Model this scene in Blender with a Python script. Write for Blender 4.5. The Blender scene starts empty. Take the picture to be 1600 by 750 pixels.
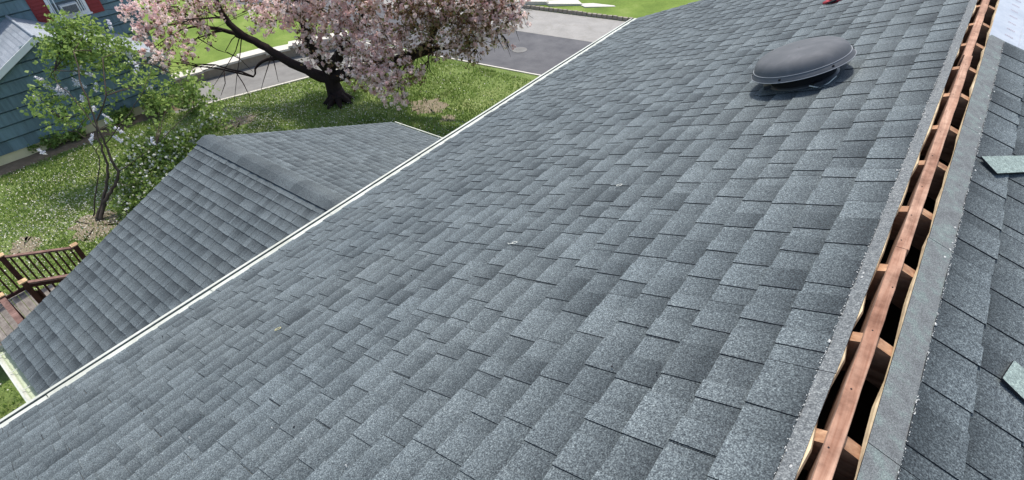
import bpy, math, random
import numpy as np
from mathutils import Matrix, Vector, Euler
R = math.radians
random.seed(7)
rng = np.random.default_rng(7)
scene = bpy.context.scene
col = scene.collection

# ------------------------------------------------------------------ camera
# rows: camera right, camera down, camera forward, in world axes (Y along the ridge, X across it)
CAM = np.array([[0.79253544, 0.60581038, -0.06986677],
                [0.34626642, -0.54135586, -0.76618105],
                [-0.50198322, 0.58303311, -0.6388155]])
CH = 8.2                      # camera height above the ground
F = 853.07                    # focal length in pixels of the 1600 px photograph
cd = bpy.data.cameras.new('camera'); cam = bpy.data.objects.new('camera', cd); col.objects.link(cam)
m = Matrix(((CAM[0][0], -CAM[1][0], -CAM[2][0], 0), (CAM[0][1], -CAM[1][1], -CAM[2][1], 0),
            (CAM[0][2], -CAM[1][2], -CAM[2][2], CH), (0, 0, 0, 1)))
cam.matrix_world = m
cd.sensor_fit = 'HORIZONTAL'; cd.sensor_width = 36; cd.lens = F / 1600 * 36
cd.clip_start = 0.05; cd.clip_end = 2000
scene.camera = cam
scene.render.resolution_x = 1024; scene.render.resolution_y = 480

# ------------------------------------------------------------------ light
SUN = Vector((-0.22, 0.40, 0.89)).normalized()        # towards the sun
w = bpy.data.worlds.new('World'); scene.world = w; w.use_nodes = True
nt = w.node_tree; bg = nt.nodes['Background']
sk = nt.nodes.new('ShaderNodeTexSky'); sk.sky_type = 'NISHITA'; sk.sun_disc = False
sk.sun_elevation = math.asin(SUN.z); sk.sun_rotation = math.atan2(SUN.x, SUN.y)
sk.dust_density = 2.0; sk.air_density = 1.0
nt.links.new(sk.outputs[0], bg.inputs[0]); bg.inputs[1].default_value = 0.15
sd = bpy.data.lights.new('sun', 'SUN'); sd.energy = 2.5; sd.angle = R(2.5); sd.color = (1.0, 0.95, 0.87)
so = bpy.data.objects.new('sun', sd); col.objects.link(so)
so.rotation_euler = (-SUN).to_track_quat('-Z', 'Y').to_euler(); so.location = (-10, 15, 40)
vs = scene.view_settings; vs.view_transform = 'Standard'; vs.look = 'None'; vs.gamma = 1; vs.exposure = 0.75
vs.use_curve_mapping = False
scene.render.engine = 'CYCLES'

# ------------------------------------------------------------------ helpers
def ray(x, y):
    return CAM.T @ np.array([(x - 800) / F, (y - 375) / F, 1.0])
def at(x, y, h):                                   # point at height h above the ground seen at pixel x, y
    r = ray(x, y); t = (h - CH) / r[2]
    return Vector((r[0] * t, r[1] * t, h))
def pix(P):
    c = CAM @ (np.array(P, float) - np.array([0, 0, CH]))
    return (800 + F * c[0] / c[2], 375 + F * c[1] / c[2], c[2])

def tag(o, label=None, cat=None, group=None, kind=None):
    if label: o['label'] = label
    if cat: o['category'] = cat
    if group: o['group'] = group
    if kind: o['kind'] = kind
    return o
WL = {}
def adopt(o, parent, M=None):
    M = M or Matrix.Identity(4)
    if parent is None:
        o.matrix_world = M
    else:
        o.parent = parent
        o.matrix_parent_inverse = WL.get(parent.name, Matrix.Identity(4)).inverted()
        o.matrix_basis = M
    WL[o.name] = M
    return o
def thing(name, label, cat, loc, group=None):
    o = bpy.data.objects.new(name, None); col.objects.link(o); o.empty_display_size = .2
    adopt(o, None, Matrix.Translation(loc)); return tag(o, label, cat, group)

class MB:
    def __init__(s): s.v = []; s.f = []; s.m = []; s.c = []; s.band = {}
    def face(s, idx, mat=0, c=1.0):
        s.f.append(idx); s.m.append(mat); s.c.append(c)
    def quad(s, a, b, c, d, mat=0, t=1.0):
        n = len(s.v); s.v += [tuple(a), tuple(b), tuple(c), tuple(d)]; s.face((n, n+1, n+2, n+3), mat, t)
    def hexa(s, p, mats=(0,)*6, t=1.0, skip=()):
        # p: 8 corners, 0-3 bottom ccw, 4-7 top ccw ; mats: bottom, top, 4 sides
        n = len(s.v); s.v += [tuple(q) for q in p]
        fs = [(0,3,2,1), (4,5,6,7), (0,1,5,4), (1,2,6,5), (2,3,7,6), (3,0,4,7)]
        for i, q in enumerate(fs):
            if i in skip: continue
            s.face(tuple(n+j for j in q), mats[i], t)
    def box(s, x0, x1, y0, y1, z0, z1, mat=0, t=1.0, M=None):
        p = [(x0,y0,z0),(x1,y0,z0),(x1,y1,z0),(x0,y1,z0),(x0,y0,z1),(x1,y0,z1),(x1,y1,z1),(x0,y1,z1)]
        if M is not None: p = [tuple(M @ Vector(q)) for q in p]
        s.hexa(p, (mat,)*6, t)
    def beam(s, a, b, wx, wz, up=(0,0,1), mat=0, t=1.0):
        a = Vector(a); b = Vector(b); d = (b-a).normalized(); u = Vector(up)
        r = d.cross(u).normalized(); u = r.cross(d).normalized()
        p = []
        for q in (-1, 1):
            for e, f_ in ((a,-1),(a,1),(b,1),(b,-1)):
                p.append(e + r*(f_*wx/2) + u*(q*wz/2))
        s.hexa([p[0],p[1],p[2],p[3],p[4],p[5],p[6],p[7]], (mat,)*6, t)
    def tube(s, pts, rad, n=7, mat=0, t=1.0, cap=True):
        pts = [Vector(p) for p in pts]; N = len(pts); base = len(s.v)
        up = Vector((0.3, 0.2, 1))
        for i, p in enumerate(pts):
            d = (pts[min(i+1, N-1)] - pts[max(i-1, 0)]).normalized()
            r = d.cross(up);
            if r.length < 1e-4: r = d.cross(Vector((1,0,0)))
            r.normalize(); q = r.cross(d)
            for k in range(n):
                a = 2*math.pi*k/n
                s.v.append(tuple(p + (r*math.cos(a) + q*math.sin(a))*rad[i]))
        for i in range(N-1):
            for k in range(n):
                s.face((base+i*n+k, base+i*n+(k+1)%n, base+(i+1)*n+(k+1)%n, base+(i+1)*n+k), mat, t)
        if cap:
            s.face(tuple(base+k for k in range(n))[::-1], mat, t)
            s.face(tuple(base+(N-1)*n+k for k in range(n)), mat, t)
    def lathe(s, prof, n=40, mat=0, t=1.0, mats=None):
        base = len(s.v)
        for r, z in prof:
            for k in range(n):
                a = 2*math.pi*k/n; s.v.append((r*math.cos(a), r*math.sin(a), z))
        for i in range(len(prof)-1):
            for k in range(n):
                s.face((base+i*n+k, base+i*n+(k+1)%n, base+(i+1)*n+(k+1)%n, base+(i+1)*n+k), mats[i] if mats else mat, t)
    def mesh(s, name, mats, smooth=False):
        me = bpy.data.meshes.new(name); me.from_pydata(s.v, [], s.f)
        for k in mats: me.materials.append(k)
        if any(s.m): me.polygons.foreach_set('material_index', s.m)
        if smooth: me.polygons.foreach_set('use_smooth', [True]*len(s.f))
        a = me.attributes.new('tone', 'FLOAT', 'FACE'); a.data.foreach_set('value', [float(c) for c in s.c])
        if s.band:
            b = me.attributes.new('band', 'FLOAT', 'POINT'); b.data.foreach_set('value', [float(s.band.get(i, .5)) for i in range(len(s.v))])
        me.update(); return me
    def build(s, name, mats, parent=None, M=None, smooth=False):
        if not isinstance(mats, (list, tuple)): mats = [mats]
        return link(name, s.mesh(name, mats, smooth), parent, M)
def link(name, me, parent=None, M=None):
    o = bpy.data.objects.new(name, me); col.objects.link(o); adopt(o, parent, M); return o
def fast_mesh(name, V, quads, mats, tone=None, col3=None, mi=None, smooth=False):
    """V (n,3), quads (m,4 or 3)"""
    me = bpy.data.meshes.new(name); k = quads.shape[1]; mm = len(quads)
    me.vertices.add(len(V)); me.vertices.foreach_set('co', np.asarray(V, np.float32).ravel())
    me.loops.add(mm*k); me.loops.foreach_set('vertex_index', quads.astype(np.int32).ravel())
    me.polygons.add(mm); me.polygons.foreach_set('loop_start', np.arange(0, mm*k, k, dtype=np.int32))
    for q in mats: me.materials.append(q)
    if mi is not None: me.polygons.foreach_set('material_index', np.asarray(mi, np.int32))
    if tone is not None:
        a = me.attributes.new('tone', 'FLOAT', 'FACE'); a.data.foreach_set('value', np.asarray(tone, np.float32))
    if smooth: me.polygons.foreach_set('use_smooth', np.ones(mm, bool))
    me.update(); me.validate(); return me

# ------------------------------------------------------------------ materials
class NT:
    def __init__(s, name, rough=.8, spec=.3):
        s.mat = bpy.data.materials.new(name); s.mat.use_nodes = True; s.t = s.mat.node_tree
        s.b = s.t.nodes['Principled BSDF']; s.b.inputs['Roughness'].default_value = rough
        s.b.inputs['Specular IOR Level'].default_value = spec
    def n(s, kind, **kw):
        x = s.t.nodes.new(kind)
        for k, v in kw.items(): setattr(x, k, v)
        return x
    def l(s, a, b): s.t.links.new(a, b)
    def pos(s):
        return s.n('ShaderNodeNewGeometry').outputs['Position']
    def noise(s, scale, detail=2, rough=.5, vec=None, dist=0):
        x = s.n('ShaderNodeTexNoise'); x.inputs['Scale'].default_value = scale; x.inputs['Detail'].default_value = detail
        x.inputs['Roughness'].default_value = rough; x.inputs['Distortion'].default_value = dist
        s.l(vec if vec is not None else s.pos(), x.inputs['Vector']); return x.outputs['Fac']
    def ramp(s, fac, stops, interp='LINEAR'):
        x = s.n('ShaderNodeValToRGB'); r = x.color_ramp; r.interpolation = interp
        while len(r.elements) < len(stops): r.elements.new(.5)
        for e, (p, c) in zip(r.elements, stops): e.position = p; e.color = (*c, 1) if len(c) == 3 else c
        s.l(fac, x.inputs[0]); return x.outputs['Color']
    def math(s, op, a, b=None, clamp=False):
        x = s.n('ShaderNodeMath', operation=op); x.use_clamp = clamp
        for i, q in enumerate((a, b)):
            if q is None: continue
            if isinstance(q, (int, float)): x.inputs[i].default_value = q
            else: s.l(q, x.inputs[i])
        return x.outputs[0]
    def mix(s, fac, a, b, blend='MIX'):
        x = s.n('ShaderNodeMix', data_type='RGBA', blend_type=blend)
        for i, q in ((0, fac), (6, a), (7, b)):
            if isinstance(q, (int, float)): x.inputs[i].default_value = q
            elif isinstance(q, tuple): x.inputs[i].default_value = (*q, 1)
            else: s.l(q, x.inputs[i])
        return x.outputs[2]
    def tone(s):
        return s.n('ShaderNodeAttribute', attribute_name='tone').outputs['Fac']
    def rnd(s): return s.n('ShaderNodeObjectInfo').outputs['Random']
    def bump(s, h, strength=.4, dist=.01):
        x = s.n('ShaderNodeBump'); x.inputs['Strength'].default_value = strength; x.inputs['Distance'].default_value = dist
        s.l(h, x.inputs['Height']); s.l(x.outputs[0], s.b.inputs['Normal'])
    def out(s, c):
        if isinstance(c, tuple): s.b.inputs['Base Color'].default_value = (*c, 1)
        else: s.l(c, s.b.inputs['Base Color'])
        return s.mat

def mat_plain(name, c, rough=.7, spec=.3, var=.15, scale=8, metallic=0):
    k = NT(name, rough, spec); k.b.inputs['Metallic'].default_value = metallic
    n = k.noise(scale, 4, .6)
    return k.out(k.mix(n, tuple(x*(1-var) for x in c), tuple(min(1, x*(1+var)) for x in c)))

def mat_shingle(name, dark, light, granule=1.0, band=0.0):
    k = NT(name, .9, .35)
    t = k.math('ADD', k.math('MULTIPLY', k.tone(), .85), k.math('MULTIPLY', k.rnd(), .15))
    t = k.math('ADD', t, k.math('MULTIPLY', k.math('SUBTRACT', k.noise(2.2, 3), .5), .38))
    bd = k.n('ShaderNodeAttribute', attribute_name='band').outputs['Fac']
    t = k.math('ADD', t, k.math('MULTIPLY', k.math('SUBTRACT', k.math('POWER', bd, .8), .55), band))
    c = k.ramp(t, [(0, dark), (.5, tuple(.5*(a+b) for a, b in zip(dark, light))), (1, light)])
    # coarse colour drift, bluish to greenish granule blends
    g1 = k.noise(190, 3, .75); g2 = k.noise(75, 2, .6)
    g = k.ramp(g1, [(.32, (.16,.17,.19)), (.48, (.72,.74,.76)), (.60, (1.55,1.55,1.53)), (.72, (2.7,2.7,2.6))])
    c = k.mix(granule, c, g, 'MULTIPLY')
    c = k.mix(.55, c, k.ramp(g2, [(.3, (.45,.47,.5)), (.7, (1.45,1.44,1.41))]), 'MULTIPLY')
    c = k.mix(.5, c, k.ramp(k.noise(.9, 3), [(.3, (.86,.9,.92)), (.7, (1.1,1.09,1.06))]), 'MULTIPLY')
    k.bump(g1, .5, .003)
    return k.out(c)
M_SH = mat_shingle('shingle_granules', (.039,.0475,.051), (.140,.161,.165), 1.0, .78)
M_HEAD = mat_shingle('headlap_granules', (.13,.138,.138), (.185,.192,.188), .7)
def mat_head_r():
    k = NT('headlap_weathered', .9, .3)
    c = k.ramp(k.noise(18, 4, .65), [(.3, (.115,.12,.12)), (.5, (.150,.160,.157)), (.64, (.162,.195,.182)), (.8, (.22,.23,.222))])
    c = k.mix(.7, c, k.ramp(k.noise(260, 3, .7), [(.32, (.35,.35,.35)), (.5, (.95,.95,.95)), (.68, (1.9,1.9,1.85))]), 'MULTIPLY'); return k.out(c)
M_HEADR = mat_head_r()
M_EDGE = mat_plain('asphalt_cut_edge', (.022,.023,.026), .95, .1)
M_SCRAP = mat_shingle('scrap_back', (.22,.27,.245), (.28,.335,.30), .5)

def mat_wood(name, a, b, axis=1, scale=1.0, rough=.75, blotch=None):
    k = NT(name, rough, .25)
    mp = k.n('ShaderNodeMapping'); sc = [38*scale]*3; sc[axis] = 1.6*scale; mp.inputs['Scale'].default_value = sc
    k.l(k.pos(), mp.inputs['Vector'])
    n = k.noise(1, 5, .62, mp.outputs[0], .7)
    c = k.ramp(n, [(.28, a), (.55, tuple(.5*(x+y) for x, y in zip(a, b))), (.72, b)])
    c = k.mix(.85, c, k.ramp(k.noise(11*scale, 5, .65), [(.3, (.45,.40,.38)), (.52, (.98,.96,.94)), (.68, (1.25,1.25,1.22))]), 'MULTIPLY')
    k.bump(n, .35, .003); return k.out(c)
M_BEAM = mat_wood('old_ridge_lumber', (.235,.11,.068), (.56,.375,.27), 1, 1.0, .95)
M_RAFT = mat_wood('rafter_lumber', (.24,.115,.06), (.52,.33,.20), 0)
M_PLY = mat_wood('plywood_edge', (.44,.34,.20), (.68,.56,.38), 1, .7)
M_ATTIC = mat_plain('darkened_insulation', (.045,.035,.03), .95, .05, .4, 6)  # attic gloom put into the floor colour, seen through the slot
M_RED = mat_wood('stained_deck_wood', (.035,.012,.009), (.085,.032,.024), 2, .6)
M_REDT = mat_wood('worn_rail_top', (.12,.062,.048), (.24,.15,.125), 1, .6)
M_CAP = mat_wood('post_cap_wood', (.42,.27,.14), (.66,.47,.28), 0, .5)
M_GREYW = mat_wood('weathered_board', (.13,.115,.10), (.27,.245,.215), 0, .6)
def mat_gutter():
    k = NT('white_painted_aluminium', .45, .4)
    c = k.ramp(k.noise(5, 4, .6), [(.35, (.40,.41,.34)), (.7, (.55,.56,.49))])
    c = k.mix(k.ramp(k.noise(23, 4, .6), [(.58, (0,0,0)), (.8, (.6,.6,.6))]), c, (.52,.56,.42)); return k.out(c)
M_WHITE = mat_gutter()
M_GUTIN = mat_plain('gutter_interior_grime', (.42,.47,.34), .7, .2, .35, 14)
def mat_vent():
    k = NT('weathered_grey_plastic', .75, .25)
    mp = k.n('ShaderNodeMapping'); mp.inputs['Scale'].default_value = (6, 6, 2.2); k.l(k.pos(), mp.inputs[0])
    n = k.noise(1.6, 5, .6, mp.outputs[0], .4)
    c = k.ramp(n, [(.3, (.080,.085,.090)), (.55, (.098,.102,.107)), (.75, (.125,.128,.132))])
    k.bump(k.noise(55, 3), .12, .002); return k.out(c)
M_VENT = mat_vent()
M_BEAD = mat_plain('pale_plastic_edge', (.26,.27,.28), .6, .3)  # paler than the dome plastic, for both rim edges
M_VENTIN = mat_plain('vent_screen_black', (.012,.012,.013), .8, .2)
M_METAL = mat_plain('galvanized_flashing', (.035,.037,.04), .5, .5)
def mat_siding(name, base, streak=.35):
    k = NT(name, .65, .3)
    mp = k.n('ShaderNodeMapping'); mp.inputs['Scale'].default_value = (9, 9, .5); k.l(k.pos(), mp.inputs[0])
    n = k.noise(1, 5, .65, mp.outputs[0], .3)
    t = k.math('ADD', k.math('MULTIPLY', n, .75), k.math('MULTIPLY', k.tone(), .25))
    c = k.ramp(t, [(.25, tuple(x*(1-streak) for x in base)), (.7, tuple(x*(1+streak) for x in base))])
    k.bump(n, .2, .004); return k.out(c)
M_TEAL = mat_siding('teal_shake_siding', (.122,.180,.192))
M_HOUSEW = mat_siding('pale_vinyl_siding', (.55,.54,.50), .1)
M_CREAM = mat_plain('cream_foundation', (.70,.61,.36), .85, .1, .15, 3)
M_NROOF = mat_shingle('pale_grey_roof', (.23,.25,.275), (.33,.355,.385), .4)
M_TRIM = mat_plain('white_trim', (.74,.74,.70), .5, .3, .06, 6)
M_SHUT = mat_plain('red_shutter', (.24,.032,.030), .6, .3, .15, 20)
M_GLASS = NT('window_glass', .08, .6).out((.10,.12,.125))
M_AC = mat_plain('air_conditioner_plastic', (.62,.62,.58), .5, .3, .08, 10)
M_ACG = mat_plain('air_conditioner_grille', (.11,.115,.115), .6, .3, .15, 40)
def mat_wrap():
    k = NT('synthetic_underlayment', .42, .45)
    c = k.ramp(k.noise(7, 4, .6), [(.3, (.33,.36,.40)), (.7, (.43,.455,.485))])
    k.bump(k.noise(11, 4, .6), .35, .02); return k.out(c)
M_WRAP = mat_wrap()
M_INK = mat_plain('faded_print', (.36,.27,.31), .6, .2)
M_DOT = mat_plain('sealant_flecks', (.48,.48,.45), .7, .3)

def mat_ground():
    k = NT('lawn_soil', .95, .1)
    c = k.ramp(k.noise(.55, 5, .62), [(.32, (.09,.11,.035)), (.5, (.135,.19,.055)), (.66, (.20,.24,.09)), (.78, (.31,.28,.17))])
    c = k.mix(.75, c, k.ramp(k.noise(16, 5, .75), [(.28, (.35,.37,.33)), (.5, (.95,.95,.9)), (.72, (1.75,1.65,1.5))]), 'MULTIPLY')
    k.bump(k.noise(14, 4, .7), .6, .05); return k.out(c)
M_LAWN = mat_ground()
def mat_lawn2():
    k = NT('bright_lawn', .95, .1)
    c = k.ramp(k.noise(.9, 5, .6), [(.3, (.11,.165,.035)), (.55, (.16,.225,.05)), (.75, (.23,.28,.085))])
    c = k.mix(.6, c, k.ramp(k.noise(22, 4, .7), [(.3, (.55,.56,.5)), (.7, (1.4,1.4,1.3))]), 'MULTIPLY'); return k.out(c)
M_LAWN2 = mat_lawn2()
def mat_asphalt(name, a, b, crack=False):
    k = NT(name, .92, .2)
    c = k.ramp(k.noise(1.3, 5, .6), [(.3, a), (.7, b)])
    c = k.mix(.6, c, k.ramp(k.noise(45, 4, .75), [(.3, (.7,.7,.7)), (.7, (1.3,1.3,1.28))]), 'MULTIPLY')
    if crack:
        v = k.n('ShaderNodeTexVoronoi', feature='DISTANCE_TO_EDGE'); v.inputs['Scale'].default_value = 1.6
        mx = k.n('ShaderNodeMix', data_type='VECTOR'); mx.inputs[0].default_value = .45
        k.l(k.pos(), mx.inputs[4]); nn = k.n('ShaderNodeTexNoise'); nn.inputs['Scale'].default_value = 1.4; nn.inputs['Detail'].default_value = 4
        k.l(k.pos(), nn.inputs['Vector']); k.l(nn.outputs['Color'], mx.inputs[5]); k.l(mx.outputs[1], v.inputs['Vector'])
        c = k.mix(k.ramp(v.outputs['Distance'], [(0, (.3,.3,.3)), (.03, (0,0,0))]), c, (.22,.20,.16))
    return k.out(c)
M_ROAD_D = mat_asphalt('patched_asphalt', (.085,.085,.09), (.135,.133,.135))
M_ROAD_L = mat_asphalt('old_asphalt', (.25,.24,.22), (.33,.315,.29), True)
M_DRIVE = mat_asphalt('driveway_asphalt', (.16,.155,.145), (.235,.23,.215))
M_CONC = mat_plain('pale_concrete', (.56,.53,.46), .9, .15, .15, 5)
M_STONE = mat_plain('granite_block', (.30,.26,.21), .9, .15, .35, 9)
M_SOIL = mat_plain('bare_soil', (.16,.125,.085), .97, .05, .5, 7)
M_SOIL2 = mat_plain('dry_soil', (.215,.18,.125), .97, .05, .4, 9)
def mat_leaf(name, stops, rough=.55, trans=.25):
    k = NT(name, rough, .3); c = k.ramp(k.tone(), stops)
    k.out(c)
    tr = k.n('ShaderNodeBsdfTranslucent'); k.l(c, tr.inputs[0])
    mx = k.n('ShaderNodeMixShader'); mx.inputs[0].default_value = trans
    k.l(k.b.outputs[0], mx.inputs[1]); k.l(tr.outputs[0], mx.inputs[2])
    k.l(mx.outputs[0], k.t.nodes['Material Output'].inputs[0]); return k.mat
M_BLOSSOM = mat_leaf('cherry_blossom', [(0, (.68,.43,.43)), (.35, (.86,.635,.61)), (.7, (.93,.79,.75)), (1, (.96,.91,.86))], .7, .6)
M_CLEAF = mat_leaf('bronze_leaf', [(0, (.12,.065,.04)), (.5, (.23,.145,.075)), (1, (.23,.25,.085))], .5, .45)
M_LLEAF = mat_leaf('lilac_leaf', [(0, (.10,.15,.034)), (.5, (.25,.36,.085)), (1, (.42,.53,.17))], .45, .45)
M_LFLOW = mat_leaf('lilac_flower', [(0, (.74,.71,.80)), (1, (.93,.92,.93))], .7, .2)
M_WFLOW = mat_leaf('white_petal', [(0, (.72,.71,.60)), (1, (.86,.85,.80))], .7, .25)
M_GRASS = mat_leaf('grass_blade', [(0, (.10,.15,.03)), (.5, (.225,.325,.07)), (.85, (.37,.45,.14)), (1, (.52,.49,.26))], .6, .25)
M_PETAL = mat_leaf('fallen_petal', [(0, (.40,.36,.24)), (.5, (.60,.57,.46)), (1, (.76,.73,.66))], .8, .15)
M_BARK = mat_plain('dark_cherry_bark', (.028,.02,.018), .95, .1, .5, 12)
M_BARK2 = mat_plain('lilac_bark', (.075,.058,.045), .95, .1, .4, 14)
M_STRING = mat_plain('yellow_string', (.55,.50,.25), .7, .2)
M_STRINGW = mat_plain('pale_string', (.62,.62,.55), .7, .2)
M_REDT2 = mat_plain('red_work_glove', (.42,.05,.06), .7, .3)
M_DARKR = mat_plain('black_rubber_palm', (.02,.02,.022), .7, .2)

# ------------------------------------------------------------------ the ground, street, lawns
def sheet(name, pts, z, mat, kind='structure', parent=None):
    mb = MB(); mb.v = [(x, y, z) for x, y in pts]; mb.face(tuple(range(len(pts))))
    return tag(mb.build(name, mat, parent), kind=kind)
sheet('ground', [(-300,-300),(300,-300),(300,300),(-300,300)], 0, M_LAWN)
# street running along X: dark patched half and pale old half, then block kerb and lawn
def sy(x): return 15.05 + (x + 16) * .085          # near edge of the street (slightly skewed)
X0, X1 = -120, 90
k_ = .085
road_d = [(X0, 15.05), (-16, 15.05), (X1, sy(X1)), (X1, sy(X1)+3.75), (-16, 18.75), (X0, 18.75)]
sheet('street', road_d, .006, M_ROAD_D)
road_l = [(X0, 18.75), (-16, 18.75), (X1, sy(X1)+3.75), (X1, sy(X1)+6.45), (-16, 21.45), (X0, 21.30)]
sheet('street_far_lane', road_l, .010, M_ROAD_L)
# pale line of grit along the near edge of the street
mb = MB(); mb.beam((-40, 13.0, .012), (-17.6, 14.9, .012), .10, .02); mb.beam((-17.6, 14.93, .014), (40, sy(40), .014), .07, .03)
tag(mb.build('street_edge_grit', M_CONC), kind='structure')
# far side: kerb of granite blocks and a rising lawn
mb = MB()
mb.v = [(X0, 21.62, .12), (-16, 21.62, .12), (X1, sy(X1)+6.62, .12), (X1, 200, 3), (-16, 200, 3), (X0, 200, 3)]; mb.face((0,1,2,3,4,5))
mb2 = MB()
L_ = [(X0, 21.62), (-16, 21.62), (X1, sy(X1)+6.62)]
for (a, b) in ((0,1),(1,2)):
    mb2.quad((*L_[a], -.02), (*L_[b], -.02), (*L_[b], .12), (*L_[a], .12))
ys = [(0, .12), (1.2, .22), (4, .5), (60, 1.2)]
mb = MB()
for i in range(len(ys)-1):
    (a, za), (b, zb) = ys[i], ys[i+1]
    for p, q in ((0,1),(1,2)):
        mb.quad((L_[p][0], L_[p][1]+a, za), (L_[q][0], L_[q][1]+a, za), (L_[q][0], L_[q][1]+b, zb), (L_[p][0], L_[p][1]+b, zb))
tag(mb.build('far_lawn', M_LAWN2), kind='structure')
tag(mb2.build('far_lawn_bank', M_SOIL), kind='structure')

kerb = thing('stone_kerb', 'kerb of small tan granite blocks along the far side of the street', 'kerb', (-13, 21.5, 0))
kb = []
for q in range(5):
    mb = MB(); a = .10 + .02*random.random()
    p = [(-a,-.07,0),(a,-.07,0),(a,.07,0),(-a,.07,0)]
    tp = [(x*.86+random.uniform(-.012,.012), y*.8+random.uniform(-.01,.01), .15+random.uniform(-.02,.02)) for x, y, _ in p]
    mb.hexa(p + tp); kb.append(mb.mesh('kerb_block', [M_STONE]))
x = -26.0
while x < -4:
    y = 21.53 if x < -16 else sy(x) + 6.53
    link('kerb_block', random.choice(kb), kerb, Matrix.Translation((x, y+random.uniform(-.015,.015), random.uniform(-.01,.015))) @ Matrix.Rotation(random.uniform(-.1,.1)+(.085 if x > -16 else 0), 4, 'Z'))
    x += .245
# stepped concrete walk across the street
walk = thing('stepped_walk', 'cream concrete walk with steps climbing the lawn across the street', 'walkway', (-12.5, 23, .2))
for z, pl in ((.17, [(968,14.5),(1062,9),(1056,2),(953,9.5)]), (.21, [(914,10.5),(962,10),(953,4),(902,5.5)]), (.25, [(858,6),(910,6),(902,-1),(846,1)]), (.29, [(800,2),(858,2.5),(848,-4),(790,-3)])):
    mb = MB(); p = [at(x, y, z) for x, y in pl]
    mb.hexa([(q.x, q.y, 0) for q in p] + [tuple(q) for q in p]); mb.build('step_slab', M_CONC, walk)

# manhole cover in the patched lane
mh = at(812, 78, .012); mb = MB(); mb.lathe([(.30,0),(.30,.010),(.26,.012),(.01,.012)], 28)
o = mb.build('manhole_cover', M_DRIVE, None, Matrix.Translation((mh.x, mh.y, .008))); tag(o, 'round pale manhole cover set in the dark asphalt street', 'manhole cover')

# neighbour's driveway, retaining wall and raised lawn
sheet('driveway', [(-23.6,6.6),(-20.95,6.6),(-20.55,7.95),(-19.1,11.3),(-17.4,14.95),(-20.2,15.04),(-22.1,12.4),(-22.75,10.6)], .004, M_DRIVE)
mb = MB(); pts = [(-20.9,7.0),(-20.48,7.95),(-19.05,11.3),(-17.45,14.85)]
for a, b in zip(pts, pts[1:]): mb.beam((*a, .02), (*b, .02), .10, .05)
tag(mb.build('driveway_edging', M_CONC), kind='structure')
rw = thing('retaining_wall', 'low pale concrete retaining wall in stepped lengths beside the driveway', 'retaining wall', (-22.9, 10, 0))
segs = [((-23.65,7.2),(-23.05,8.9),.30),((-23.05,8.9),(-22.6,10.3),.34),((-22.6,10.3),(-22.25,11.3),.40),((-22.25,11.3),(-21.8,12.15),.32),((-21.8,12.15),(-21.2,13.0),.42),((-21.2,13.0),(-20.4,14.2),.45)]
for i, (a, b, h) in enumerate(segs):
    mb = MB(); mb.beam((*a, h/2), (*b, h/2), .26, h); wseg = mb.build('wall_length', M_STONE, rw)
    mb = MB(); d = (Vector(b)-Vector(a)).normalized()*.03
    n_ = Vector((-d.y, d.x)).normalized()*.12
    mb.beam((a[0]-d.x+n_.x*.6, a[1]-d.y+n_.y*.6, h+.04), (b[0]-d.x*.4+n_.x*.6, b[1]-d.y*.4+n_.y*.6, h+.04), .62, .08); mb.build('coping', M_CONC, wseg)
mb = MB()
up = [(-23.8,7.2),(-23.2,8.9),(-22.75,10.3),(-22.4,11.3),(-21.95,12.15),(-21.35,13.0),(-20.6,14.2),(-21,15.0),(-100,15.0),(-100,7.2)]
mb.v = [(x, y, .27) for x, y in up]; mb.face(tuple(range(len(up))))
tag(mb.build('raised_lawn', M_LAWN2), kind='structure')

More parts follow.
